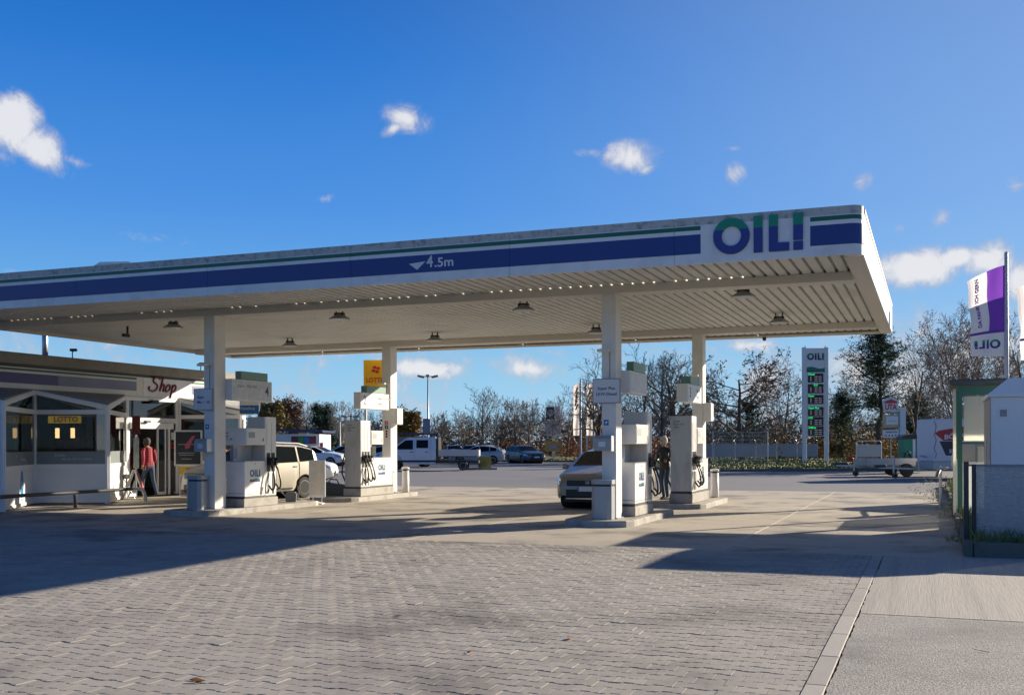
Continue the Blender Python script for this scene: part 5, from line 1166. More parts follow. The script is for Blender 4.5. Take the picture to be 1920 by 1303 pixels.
b = MB(); b.prism([(-.38, 3.88), (-.35, 3.78), (.32, 3.78), (.36, 3.88), (0, 4.02)], (0, -.051, 0), (1, 0, 0), (0, 0, 1), (0, -.006, 0)); b.build('red_gable', mat('uta_red', (.42, .03, .05), .4), t); txt('UTA', .42, (-.01, -.052, 3.56), (1, 0, 0), (0, 0, 1), MATS['uta_red'], t, bold=.05, fit=.66)
b = MB(); b.bx(-.2, .5, -.03, .05, 3.18, 3.31); b.build('bracket', CAPGR, t)
t = put('boxed_notice', 'tan framed pale notice below the UTA sign', 'sign', 60, 21.25)
b = MB(); b.bx(-.45, .46, -.04, .06, 2.42, 3.15, bev=.02); b.build('frame', mat('frame_tan', (.42, .34, .22), .5), t); b = MB(); b.bx(-.27, .40, -.05, -.04, 2.60, 3.06); b.build('sign_face', WSIGN, t); txt('Tankstelle', .16, (.06, -.052, 2.79), (1, 0, 0), (0, 0, 1), TEXTG, t, fit=.46)
t = put('arrow_sign', 'white sign with a row of dark red arrows pointing left', 'sign', 60, 21.25)
b = MB(); b.bx(-.45, .46, -.04, .04, 1.85, 2.30, bev=.01); b.build('board', WSIGN, t); txt('tankpool24', .15, (.02, -.042, 2.18), (1, 0, 0), (0, 0, 1), TEXTD, t, bold=.02, fit=.64)
for k in range(5):
    b = MB(); b.prism([(-.36 + k * .18, 1.98), (-.25 + k * .18, 1.92), (-.25 + k * .18, 2.04)], (0, -.041, 0), (1, 0, 0), (0, 0, 1), (0, -.004, 0)); b.build('arrow', mat('arrow_red', (.25, .01, .06), .5), t)
b = MB(); b.tube([(0, 0, 0), (0, 0, 1.85)], .03, 6); b.build('post', GALV, t)
t = put('concrete_lump', 'grey leaning board behind the trailer bed', 'board', 56, 19.75); b = MB(); b.prism([(-.22, 0), (.3, 0), (.25, .75), (.1, .8)], (0, -.1, 0), (1, 0, 0), (0, 0, 1), (0, .2, 0)); b.build('board', KERB, t)
# kiosk across the lot at the left
t = put('kiosk', 'low white kiosk with navy roof edge and coloured posters', 'kiosk', 80, -18.6)
b = MB(); b.bx(-3.5, 4.2, 0, 5, 0, 2.35); b.build('wall', WALLW, t); b = MB(); b.prism([(-3.8, 2.75), (4.5, 2.45), (4.5, 2.62), (-3.8, 3.0)], (0, -.4, 0), (1, 0, 0), (0, 0, 1), (0, 5.8, 0)); b.build('roof', NAVY, t)
b = MB(); b.bx(-3.5, 1.6, -.02, -.001, 1.55, 1.75); b.build('navy_band', NAVY, t); b = MB(); b.bx(.75, 1.0, -.03, -.021, .3, 1.5); b.build('door_frame', GREY, t)
for k, c in enumerate(((.16, .01, .025), (.02, .25, .05), (.02, .12, .34), (.18, .01, .025))):
    b = MB(); b.bx(2.2 + k * .42, 2.58 + k * .42, -.06, -.001, 1.66, 2.12); b.build('poster', mat('kiosk_poster_%s' % 'abcd'[k], c, .5), t)
b = MB(); b.bx(2.1, 3.95, -.045, -.001, 1.60, 2.18); b.build('poster_board', DARKM, t); b = MB(); b.bx(2.6, 3.9, -.03, -.001, .35, 1.5); b.build('window', mat('kiosk_glass', (.05, .07, .09), .1), t)
b = MB(); b.bx(-.4, 1.0, -.5, -.42, 2.62, 3.05, bev=.02); b.build('roof_sign', mat('kiosk_sign', (.25, .42, .48), .5), t); b = MB(); b.bx(-1.6, -.1, -.2, -.1, 1.35, 1.75); b.build('yellow_board', mat('kiosk_yellow', (.25, .2, .02), .5, var=.9, vscale=6), t)
b = MB(); b.bx(4.25, 4.5, -.2, -.12, .7, 1.7); b.build('red_banner', SIGR, t)

# ------------------------------------------------------------------ vehicles
def car(name, label, loc, rz, paint, L=4.3, W=1.78, prof=None, belt=None, sill=.24, wb=(1.28, -1.30), wr=.315, gh=(1.0, -1.9), pill=(-.05, -1.05),
        grille=None, group=None, lights=True, plate=True, ws=None, rw=None, rim=RIM, cat='car', hood_end=None):
    """x forward. prof: silhouette (x, z) from nose to tail; belt: (x, z); gh: side glass from..to; ws: windscreen x range; rw: rear window x range"""
    t = thing(name, label, cat, (loc[0], loc[1], 0), rz, group)
    px = np.array(sorted(prof)); bx_ = np.array(sorted(belt)); h = L / 2
    xs = set(np.linspace(-h, h, 44)) | {h - .02, h - .06, h - .12, -h + .02, -h + .06, -h + .12}
    for k in (gh[0], gh[1], ws[0], ws[1], rw[0], rw[1]): xs.add(k)
    for p in pill: xs |= {p - .035, p + .035}
    for w_ in wb:
        for a in range(0, 9): xs.add(w_ + (wr + .055) * math.cos(a * PI / 8))
    xs = sorted(xs); f = [xs[0]]
    for x in xs[1:]:
        if x - f[-1] > .012: f.append(x)
    xs = [max(-h, min(h, x)) for x in f]; ring = []
    for x in xs:
        T = float(np.interp(x, px[:, 0], px[:, 1])); B = min(float(np.interp(x, bx_[:, 0], bx_[:, 1])), T - .035)
        e = max(0, (abs(x) - (h - .55)) / .55); w_ = W / 2 * (1 - .22 * e ** 2.4)
        zb = sill + (.10 * e ** 3)
        arch = 0
        for c in wb:
            d = abs(x - c)
            if d <= wr + .056: zb = max(zb, wr + math.sqrt(max(0, (wr + .055) ** 2 - d * d))); 
        gap = T - B; wt = w_ - .07 - .34 * max(0, gap - .1) if gap > .1 else w_ - .10
        zm = max(zb + .02, min(.62, B - .1)); zm2 = max(zm + .015, B - .06); zb2 = min(zb + .08, zm - .004) if zb + .08 < zm else zb + .005
        r = [(w_ - .05, zb), (w_ - .012, zb2), (w_, zm), (w_ - .018, zm2), (w_ - .05, B), (wt + .015, T - min(.07, gap * .5)), (wt - .10, T - min(.02, gap * .2)), (wt * .5, T), (0, T + .008)]
        ring.append([(x, y, z) for y, z in r] + [(x, -y, z) for y, z in r[-2::-1]])
    n = len(ring[0]); keys = {}
    def put_f(key, q, smooth=True): keys.setdefault(key, []).append(q)
    for i in range(len(xs) - 1):
        xm = (xs[i] + xs[i + 1]) / 2; T = float(np.interp(xm, px[:, 0], px[:, 1])); B = float(np.interp(xm, bx_[:, 0], bx_[:, 1]))
        for j in range(n - 1):
            jj = j if j < 8 else n - 2 - j
            q = (ring[i][j], ring[i + 1][j], ring[i + 1][j + 1], ring[i][j + 1]); side = 1 if j < 8 else -1
            key = 'body'
            if jj == 4 and gh[1] < xm < gh[0] and T - B > .13 and not any(abs(xm - p) < .036 for p in pill):
                sec = sum(xm < p for p in pill); key = 'side_window|%d|%d' % (side, sec)
            elif jj >= 5 and ws[1] < xm < ws[0]: key = 'windscreen' if jj > 5 else 'body'
            elif jj >= 5 and rw[1] < xm < rw[0]: key = 'rear_window' if jj > 5 else 'body'
            elif lights and jj in (2, 3) and h - .50 < xm < h - .07 and T > .66: key = 'headlight|%d' % side
            elif lights and jj in (3, 4) and xm < -h + .22: key = 'taillight|%d' % side
            put_f(key, q)
    for (i, rev) in ((0, False), (len(xs) - 1, True)):
        c = ring[i]; m = 9
        for j in range(8):
            q = (c[j], c[j + 1], c[n - 2 - j], c[n - 1 - j]); put_f('body', q if not rev else q[::-1])
    for key, fs in keys.items():
        nm = key.split('|')[0]; b = MB(); idx = {}
        for q in fs:
            ids = []
            for p in q:
                k = (round(p[0], 4), round(p[1], 4), round(p[2], 4))
                if k not in idx: idx[k] = len(b.v); b.v.append(k)
                if idx[k] not in ids: ids.append(idx[k])
            if len(ids) > 2: b.f.append(tuple(ids)); b.m.append(0)
        o = b.build(nm, {'body': paint, 'side_window': CARGL, 'windscreen': CARGL, 'rear_window': CARGL, 'headlight': mat('headlight_glass', (.5, .53, .56), .08, metal=.5, coat=.8), 'taillight': mat('taillight_red', (.25, .01, .012), .15, coat=.6)}[nm], t, smooth=True)
        o.data.polygons.foreach_set('use_smooth', [True] * len(o.data.polygons))
        try: o.data.set_sharp_from_angle(angle=rad(38))
        except Exception: pass
    b = MB(); b.bx(-h + .25, h - .25, -W / 2 + .22, W / 2 - .22, .18, .62); b.build('underbody', BLACK, t)
    for c in wb:
        b = MB(); b.lathe([(wr + .05, -W / 2 + .10), (wr + .05, W / 2 - .10)], (c, 0, wr + .02), (0, 1, 0), 18); b.build('wheel_housing', BLACK, t)
        for s in (-1, 1): wheel(t, c, s * (W / 2 - .13), wr, wr, .2, s, rim, 7 if rim is RIM else 5)
    for s in (-1, 1):
        b = MB(); b.box((gh[0] - .12, s * (W / 2 + .07), float(np.interp(gh[0], bx_[:, 0], bx_[:, 1])) + .07), (.14, .18, .12), bev=.04); b.build('mirror', paint, t, smooth=False)
        for p in (gh[0] - .16,) + tuple(pill) if False else tuple(pill):
            b = MB(); Bz = float(np.interp(p, bx_[:, 0], bx_[:, 1])); pts = [(p, s * (W / 2 - .028), sill + .12), (p, s * (W / 2 + .001), .6), (p, s * (W / 2 - .016), Bz - .06), (p, s * (W / 2 - .045), Bz)]
            b.tube(pts, .009, 4); b.build('door_seam', BLACK, t)
            b = MB(); b.box((p + .15, s * (W / 2 + .0), Bz - .13), (.16, .03, .03), bev=.008); b.build('door_handle', paint, t)
    b = MB(); b.box((h - .01, 0, .40), (.05, W * .62, .18), bev=.02); b.build('lower_grille', BLACK, t)
    if grille: b = MB(); b.box((h + .0, 0, grille[0]), (.05, grille[1], grille[2]), bev=.03); b.build('grille', BLACK, t)
    if plate:
        b = MB(); b.box((h + .035, 0, .50), (.012, .50, .11)); b.build('number_plate', WSIGN, t); b = MB(); b.box((h + .0355, -.232 * 1, .50), (.014, .036, .108)); b.build('plate_band', SIGNB, t)
        b = MB(); b.box((-h - .005, 0, .62), (.012, .50, .11)); b.build('number_plate', WSIGN, t)
    return t
def paint(name, c, r=.3, metal=.0): return mat(name, c, r, metal=metal, var=.03, vscale=1.2, coat=.25)
BEIGE = paint('paint_champagne', (.28, .262, .228), .35, .35); CREAM = paint('paint_taxi_cream', (.56, .52, .43), .38); CWHITE = paint('paint_white', (.66, .67, .68), .3); SILV = paint('paint_silver', (.36, .38, .40), .4, .2)
CGREY = paint('paint_slate', (.10, .115, .13), .4, .15); CDARK = paint('paint_dark', (.02, .025, .035), .2, .2); CWB = paint('paint_van_white', (.52, .57, .64), .35)
hatch = dict(prof=[(2.15, .60), (2.11, .76), (1.98, .85), (1.05, 1.02), (.9, 1.05), (.1, 1.40), (-.4, 1.455), (-1.2, 1.41), (-1.75, 1.25), (-2.05, 1.0), (-2.15, .75), (-2.13, .45)],
             belt=[(2.15, .56), (2.08, .72), (1.90, .79), (1.0, .94), (-1.0, .99), (-1.9, 1.03), (-2.15, .72)], gh=(.85, -1.55), pill=(-.25, -1.05), ws=(.98, .08), rw=(-1.45, -2.02), L=4.3)
estate = dict(prof=[(2.4, .62), (2.36, .76), (2.2, .84), (1.2, .98), (1.05, 1.0), (.2, 1.38), (-.3, 1.44), (-1.6, 1.41), (-2.0, 1.28), (-2.3, .98), (-2.4, .7), (-2.38, .45)],
              belt=[(2.4, .56), (2.3, .73), (1.1, .91), (-1.0, .95), (-2.1, 1.0), (-2.4, .68)], gh=(.95, -1.95), pill=(-.2, -1.15), ws=(1.12, .18), rw=(-1.8, -2.28), L=4.8, wb=(1.45, -1.40), W=1.84)
mpv = dict(prof=[(2.2, .55), (2.15, .80), (1.95, .95), (1.30, 1.12), (1.12, 1.17), (.32, 1.58), (-.2, 1.66), (-1.3, 1.63), (-1.85, 1.52), (-2.1, 1.15), (-2.2, .85), (-2.18, .5)],
           belt=[(2.2, .55), (2.1, .82), (1.2, 1.05), (-1.0, 1.10), (-1.9, 1.15), (-2.2, .85)], gh=(1.0, -1.78), pill=(-.12, -1.10), ws=(1.2, .3), rw=(-1.72, -2.06), L=4.4, wb=(1.36, -1.34), W=1.84, wr=.33)
def head(rx, fz):   # rotation so that local +x points along (right, forward) in the street frame
    v = (F2[0] * fz + R2[0] * rx, F2[1] * fz + R2[1] * rx); return math.atan2(v[1], v[0])
t = car('parked_car', 'champagne hatchback facing the camera at the front right pump', (-7.79, 26.7), -PI / 2 + .05, BEIGE, grille=(.64, 1.05, .13), W=1.77, **hatch)
b = MB(); b.lathe([(.052, 0), (.052, .012)], (2.185, 0, .655), (1, 0, 0), 14); o = b.build('badge_ring', mat('badge_dark', (.08, .08, .09), .3), t)
b = MB()
for (y, w_, z, hh) in ((-.034, .014, .655, .085), (.034, .014, .655, .085), (0, .06, .655, .014)): b.box((2.20, y, z), (.012, w_, hh))
b.build('badge_h', mat('chrome', (.7, .7, .72), .12, metal=1), t)
for s in (-1, 1):
    b = MB(); b.box((2.05, s * .56, .40), (.12, .22, .13), bev=.04); b.build('fog_light_recess', BLACK, t); b = MB(); b.lathe([(.045, 0), (.045, .02), (.02, .03)], (2.105, s * .56, .40), (1, 0, 0), 12); b.build('fog_light', WSIGN, t)
b = MB(); b.box((2.11, 0, .27), (.10, 1.1, .025)); b.build('front_lip', mat('chrome', (.7, .7, .72), .12), t)
t = car('parked_car', 'cream white people carrier standing behind pump 4 by the shop', (-18.5, 26.4), -PI / 2 - .25, CREAM, grille=(.74, 1.05, .16), **mpv)
t.scale = (.93, .93, .97)
for s in (-1, 1):
    b = MB(); b.tube([(.3, s * .62, 1.62), (-.2, s * .62, 1.70), (-1.3, s * .62, 1.67), (-1.7, s * .62, 1.58)], .02, 6); b.build('roof_rail', CREAM, t)
# dark lettering along the sill of the people carrier
txt('TAXI RUFEN', .17, (-.25, .918, .36), (-1, 0, 0), (0, 0, 1), TEXTD, t, bold=.02) if False else None
b = MB(); b.bx(-.8, .55, .905, .925, .30, .335); b.build('side_moulding', BLACK, t)
car('parked_car', 'slate grey estate car with lit chrome nose coming towards the filling station', at(87.5, 1.05), head(.38, -.93), CGREY, grille=(.60, .8, .32), **estate)
car('parked_car', 'white car seen three quarters behind the flatbed truck, right of its tail', at(98, -1.95), head(.55, -.84), CWHITE, grille=(.6, .8, .2), **hatch)
car('parked_car', 'silver car side on with red tail light just behind the flatbed tail', at(84, -2.75), head(-1, .05), SILV, **hatch)
car('parked_car', 'pale car roof showing over the flatbed, nearer the cab', at(106, -5.75), head(.2, -1), CWHITE, group='cars parked behind the flatbed truck', **hatch)
car('parked_car', 'silver car roof showing over the flatbed, farther from the cab', at(106, -4.05), head(-.2, -1), SILV, group='cars parked behind the flatbed truck', **hatch)
car('parked_car', 'dark estate parked second from the left of the back left pump', at(92, -14.7), head(-.9, -.3), CDARK, group='dark cars parked beyond the left pumps', **estate)
car('parked_car', 'dark car with sloping windscreen nearest the left side of the back left pump', at(84, -12.5), head(-.95, -.2), CDARK, group='dark cars parked beyond the left pumps', **hatch)
car('parked_car', 'dark car seen between the back left pump and its column', at(80, -9.9), head(-1, -.1), CDARK, **estate)
car('parked_car', 'dark silver car just behind the cab of the flatbed truck', at(75, -7.5), head(-1, -.25), SILV, **mpv)
car('parked_car', 'white hatchback beyond the people carrier in front of the kiosk', at(78, -14.1), head(1, -.25), CWHITE, **hatch)
car('parked_car', 'white car whose front wheel shows behind the poster stand', at(42.5, -9.15), head(1, 0), CWHITE, **hatch)
# crew cab dropside truck, side on, nose to the left
def truck():
    x, y = at(64.5, -4.95); t = thing('flatbed_truck', 'white crew cab flatbed truck with grey dropsides parked side on', 'truck', (x, y, 0), head(-1, 0.02))
    s_ = .955; W = 1.95; hw = W / 2
    prof = [(2.95, .55), (2.95, .95), (2.72, 1.12), (2.35, 1.22), (1.42, 1.90), (1.15, 1.98), (-.35, 1.98), (-.45, 1.90), (-.45, .50)]
    def side(poly, y0, y1, name, m, z=0): b = MB(); b.prism(poly, (0, y0, 0), (1, 0, 0), (0, 0, 1), (0, y1 - y0, 0)); return b.build(name, m, t)
    lower = [(2.95, .62), (2.93, .98), (2.70, 1.14), (2.33, 1.22), (-.45, 1.22), (-.45, .62), (1.55, .62), (1.62, .80), (1.78, .93), (2.0, .97), (2.22, .93), (2.38, .80), (2.45, .62)]
    side(lower, -hw, hw, 'cab_lower', CWB)
    upper = [(2.33, 1.223), (1.40, 1.90), (1.12, 1.98), (-.38, 1.98), (-.45, 1.90), (-.45, 1.223)]
    b = MB(); O = [(p[0], p[1]) for p in upper]
    ins = [0, .12, .14, .14, .12, 0]; vs = [(p[0], hw - i - .0, p[1]) for p, i in zip(O, ins)] + [(p[0], -hw + i, p[1]) for p, i in zip(O, ins)]; n = 6
    b.add(vs, [tuple(range(n)), tuple(range(n, 2 * n))[::-1]] + [(i, n + i, n + (i + 1) % n, (i + 1) % n) for i in range(n)]); b.build('cab_upper', CWB, t)
    for s in (-1, 1):
        y0 = s * (hw - .0)
        def sidep(poly, name, m, off=.004):
            b = MB(); n = len(poly)
            f = lambda z, o: s * (hw - .12 * max(0, (z - 1.223) / .70) + o)
            vs = [(p[0], f(p[1], off), p[1]) for p in poly] + [(p[0], f(p[1], -.01), p[1]) for p in poly]
            b.add(vs, [tuple(range(n)), tuple(range(n, 2 * n))[::-1]] + [(i, n + i, n + (i + 1) % n, (i + 1) % n) for i in range(n)]); b.build(name, m, t)
        sidep([(2.12, 1.26), (1.38, 1.80), (.92, 1.82), (.92, 1.26)], 'door_window', CARGL)
        sidep([(.72, 1.34), (.72, 1.82), (.02, 1.82), (.02, 1.34)], 'door_window', CARGL)
        for p in (.82, -.12):
            b = MB(); b.tube([(p, s * (hw + .002), .66), (p, s * (hw + .002), 1.22), (p, s * (hw - .10), 1.86)], .008, 4); b.build('door_seam', GREY, t)
        for p in (.98, .08):
            b = MB(); b.box((p + .02, s * (hw + .012), 1.10), (.2, .03, .04)); b.build('door_handle', BLACK, t)
        b = MB(); b.box((2.15, s * (hw + .12), 1.36), (.12, .18, .26), bev=.03); b.build('mirror', BLACK, t)
        b = MB(); b.bx(-.42, 1.52, s * (hw - .1) - .05, s * (hw - .02) + .06 * s, .38, .50); b.build('side_step', CWB, t)
        b = MB(); b.box((2.80, s * (hw - .16), .98), (.24, .26, .20), bev=.05); b.build('headlight', mat('headlight_glass', (.5, .53, .56), .08), t)
        b = MB(); b.prism([(2.97, .36), (2.97, .62), (2.46, .62), (2.46, .45), (2.6, .36)], (0, s * hw - .06 * s, 0), (1, 0, 0), (0, 0, 1), (0, .065 * s, 0)); b.build('bumper_corner', DARKM, t)
    b = MB(); b.bx(2.70, 2.98, -hw + .05, hw - .05, .34, .72, bev=.04); b.build('bumper', DARKM, t)
    b = MB(); b.add([(2.345, -hw + .12, 1.235), (2.345, hw - .12, 1.235), (1.42, hw - .2, 1.898), (1.42, -hw + .2, 1.898)], [(0, 1, 2, 3)]); b.v = [(p[0] + .012, p[1], p[2] + .012) for p in b.v]; b.build('windscreen', CARGL, t)
    b = MB(); b.bx(-.60, -.50, -hw + .05, hw - .05, .62, 1.98); b.build('headboard', BLACK, t)
    b = MB(); b.bx(-2.95, 2.4, -.45, .45, .42, .60); b.build('chassis', BLACK, t)
    b = MB(); b.bx(-2.98, -.62, -hw, hw, .80, .86); b.build('bed_floor', DARKM, t)
    DS = mat('dropside_alu', (.40, .42, .45), .45, metal=.35, var=.06)
    for s in (-1, 1):
        for k in range(4): b = MB(); b.bx(-2.98, -.62, s * (hw + .0) - .015, s * hw + .015, .862 + k * .092, .95 + k * .092, bev=.006); b.build('dropside_plank', DS, t)
    b = MB(); b.bx(-3.0, -2.975, -hw, hw, .862, 1.23); b.build('tailboard', DS, t)
    for x in (-2.9, -.8):
        b = MB(); b.bx(x - .03, x + .03, hw + .0, hw + .03, .8, 1.26); b.build('dropside_post', GALV, t)
    b = MB(); b.bx(-.45, -.62, -.5, .5, .3, .5) ; b.bx(-1.3, -.7, hw - .35, hw - .1, .45, .78) if False else None
    for c in (2.0, -2.05):
        for s in (-1, 1): wheel(t, c, s * (hw - .14), .29, .29, .19, s, mat('steel_rim', (.5, .52, .55), .4), 6)
    b = MB(); b.bx(-2.98, -2.80, -.8, .8, .45, .55); b.build('rear_beam', DARKM, t)
    return t
truck()
t = put('low_bush', 'small green yellow bush on a kerb at the tail of the flatbed truck', 'bush', 66, -1.70)
b = MB(); rr = random.Random(2)
for _ in range(500):
    a, d = rr.uniform(0, 2 * PI), .42 * rr.random() ** .5; z = rr.uniform(.1, .75) ; s = .05; b.add([(d * math.cos(a) * 1.0 - s, d * math.sin(a), z), (d * math.cos(a) + s, d * math.sin(a) + rr.uniform(-s, s), z + rr.uniform(-s, s)), (d * math.cos(a), d * math.sin(a), z + s * 1.5)], [(0, 1, 2)])
b.build('foliage', WEED, t); b = MB(); b.bx(-1.2, .8, -.3, .3, 0, .12); b.build('kerb', KERB, t)
t = put('round_hedge', 'dark rounded green hedge left of the back left pump', 'hedge', 80, -12.7)
b = MB()
for _ in range(1500):
    a, d = rr.uniform(0, 2 * PI), rr.random() ** .5; z = rr.random() ** .7 * 1.05 * math.sqrt(max(0, 1 - d * d * .8)); s = .07; x, y = d * .95 * math.cos(a), d * .8 * math.sin(a)
    b.add([(x - s, y, z), (x + s, y + rr.uniform(-s, s), z + rr.uniform(-s, s)), (x, y, z + s * 1.5)], [(0, 1, 2)])
b.build('foliage', LEAFG, t)

# ------------------------------------------------------------------ people
def person(label, loc, rz, joints, radii, mats, regions, hair=None, group=None):
    """one skinned body: joints name -> (x,y,z), parent links; x forward"""
    me = bpy.data.meshes.new('body'); names = list(joints); ids = {n: i for i, n in enumerate(names)}
    me.from_pydata([joints[n][0] for n in names], [(ids[joints[n][1]], ids[n]) for n in names if joints[n][1]], [])
    o = bpy.data.objects.new('person', me); COL.objects.link(o)
    sk = o.modifiers.new('skin', 'SKIN'); sk.use_smooth_shade = True
    for i, n in enumerate(names):
        r = radii[n]; r = r if isinstance(r, tuple) else (r, r)
        me.skin_vertices[0].data[i].radius = r
    me.skin_vertices[0].data[0].use_root = True
    ss = o.modifiers.new('sub', 'SUBSURF'); ss.levels = 2; ss.render_levels = 2
    bpy.context.view_layer.update()
    dg = bpy.context.evaluated_depsgraph_get(); m2 = bpy.data.meshes.new_from_object(o.evaluated_get(dg)); o.modifiers.clear(); o.data = m2
    b = MB()
    for hand, fwd in (('handL', 1), ('handR', -1)):
        hp = Vector(joints[hand][0]); ep = Vector(joints[joints[hand][1]][0]); d = (hp - ep).normalized(); sd = d.cross(Vector((1, 0, 0))).normalized(); cu = sd.cross(d)
        for k, l in enumerate((.07, .08, .075, .06)):
            st = hp + sd * (.03 - .02 * k); b.tube([st, st + d * l * .5 + cu * .008, st + d * l * .85 + cu * .03], .0085, 5, 0)
        b.tube([hp - d * .03 + sd * .03, hp + sd * .05 + cu * .02, hp + d * .03 + sd * .045 + cu * .035], .010, 5, 0)
    m2.materials.clear()
    for m in mats: m2.materials.append(m)
    for p in m2.polygons: p.material_index = regions(p.center); p.use_smooth = True
    o.location = loc; o.rotation_euler = (0, 0, rz); tag(o, label, 'person', group)
    b.build('fingers', mats[0], o, smooth=True)
    H = Vector(joints['head'][0])
    f = MB(); f.box((H.x + .095, H.y, H.z - .0), (.035, .028, .05), bev=.01); f.box((H.x + .088, H.y, H.z - .05), (.02, .05, .012), mi=1)
    for s in (-1, 1): f.box((H.x + .086, H.y + s * .035, H.z + .022), (.015, .026, .012), mi=2); f.box((H.x - .005, H.y + s * .088, H.z - .005), (.04, .018, .06), bev=.006)
    f.build('face_features', [mats[0], mat('lips', (.3, .12, .1), .6), mat('eyes', (.04, .03, .03), .3)], o)
    if hair:
        b = MB(); b.lathe([(.015, .155), (.06, .145), (.10, .10), (.112, .04), (.108, -.02), (.09, -.08)], (H.x - .018, H.y, H.z + .0), (-.12, 0, 1), 14); b.build('hair', hair, o, smooth=True)
    return o
SKIN = mat('skin', (.42, .24, .17), .6, var=.05)
def plaid():
    m = bpy.data.materials.new('plaid_shirt'); m.use_nodes = True; q = m.node_tree; bs = q.nodes['Principled BSDF']; tcn = q.nodes.new('ShaderNodeTexCoord'); s = q.nodes.new('ShaderNodeSeparateXYZ'); q.links.new(tcn.outputs['Object'], s.inputs[0])
    a = mth(q, 'GREATER_THAN', mth(q, 'SINE', mth(q, 'MULTIPLY', s.outputs[2], 85)), .2); b = mth(q, 'GREATER_THAN', mth(q, 'SINE', mth(q, 'MULTIPLY', mth(q, 'ADD', s.outputs[1], s.outputs[0]), 70)), .2)
    mx = q.nodes.new('ShaderNodeMix'); mx.data_type = 'RGBA'; q.links.new(mth(q, 'MULTIPLY', mth(q, 'ADD', a, b), .5), mx.inputs[0]); mx.inputs[6].default_value = (.42, .05, .07, 1); mx.inputs[7].default_value = (.13, .02, .04, 1); q.links.new(mx.outputs[2], bs.inputs['Base Color']); bs.inputs['Roughness'].default_value = .85; return m
JEAN = mat('jeans_blue', (.03, .055, .11), .8, var=.2, vscale=8); JACK = mat('jacket_black', (.012, .013, .016), .5, var=.2); SHOE = mat('shoe_dark', (.02, .018, .016), .5)
def body(step=.0, lean=0.0, arms='down', S=1.0):
    j = {'pelvis': ((0, 0, .95), None), 'waist': ((.01 + lean * .1, 0, 1.08), 'pelvis'), 'chest': ((.02 + lean * .4, 0, 1.30), 'waist'), 'shoulders': ((.0 + lean * .55, 0, 1.43), 'chest'), 'neck': ((.01 + lean * .7, 0, 1.50), 'shoulders'),
         'jaw': ((.035 + lean * .85, 0, 1.565), 'neck'), 'head': ((.03 + lean * .95, 0, 1.64), 'jaw'), 'crown': ((.015 + lean, 0, 1.70), 'head')}
    r = {'pelvis': (.155, .12), 'waist': (.15, .11), 'chest': (.175, .125), 'shoulders': (.14, .09), 'neck': .058, 'jaw': (.072, .078), 'head': (.085, .098), 'crown': (.06, .07)}
    for s, n in ((1, 'L'), (-1, 'R')):
        st = step * s
        j['hip' + n] = ((0, s * .095, .88), 'pelvis'); j['knee' + n] = ((.04 + st * .55 + .02, s * .10, .50), 'hip' + n); j['ankle' + n] = ((-.03 + st * 1.0, s * .10, .09), 'knee' + n); j['toe' + n] = ((.13 + st * 1.0, s * .12, .035), 'ankle' + n)
        r['hip' + n] = .10; r['knee' + n] = .066; r['ankle' + n] = .046; r['toe' + n] = (.045, .034)
        j['sh' + n] = ((lean * .5, s * .19, 1.41), 'shoulders'); r['sh' + n] = .07
        if arms == 'down': e, h = (-.03 - st * .2, s * .25, 1.14), (.08 - st * .5, s * .25, .90)
        elif arms == 'bent': e, h = (.0, s * .25, 1.14), (.22, s * .16, 1.10)
        j['el' + n] = (e, 'sh' + n); j['wr' + n] = (tuple(Vector(e).lerp(Vector(h), .85)), 'el' + n); j['hand' + n] = (h, 'wr' + n); r['el' + n] = .05; r['wr' + n] = .034; r['hand' + n] = (.04, .026)
    return j, r
def reg(arm_lo):
    def f(c):
        if c.z > 1.495 and abs(c.y) < .12: return 0
        if abs(c.y) > .135 and c.z < arm_lo and c.z > .8 and abs(c.x) > .02 and abs(c.y) > .14: return 0
        if c.z > .93: return 1
        if c.z > .095: return 2
        return 3
    return f
j, r = body(.22, .10, 'down')
x, y = -22.25, 26.35
person('man in a red plaid shirt and jeans walking into the shop', (x, y, .02), PI * .92, j, r, [SKIN, plaid(), JEAN, SHOE], reg(.95), mat('hair_dark_grey', (.06, .05, .05), .8))
j, r = body(.06, .06, 'bent')
person('grey haired man in black jacket fuelling between the right pumps', (-6.93, 29.35, 0), -PI * .62, j, r, [SKIN, JACK, JEAN, SHOE], reg(1.12) if False else (lambda c: 0 if (c.z > 1.495 and abs(c.y) < .12) or (c.x > .19 and 1.0 < c.z < 1.2) else 1 if c.z > .86 else 2 if c.z > .095 else 3), mat('hair_grey', (.42, .41, .40), .8))
j, r = body(.03, .0, 'down')
person('person in a red jacket half hidden behind the front left column', (-20.15, 27.0, 0), -PI * .4, j, r, [SKIN, mat('jacket_red', (.38, .012, .02), .6), JEAN, SHOE], reg(.95), mat('hair_brown', (.10, .06, .04), .8))

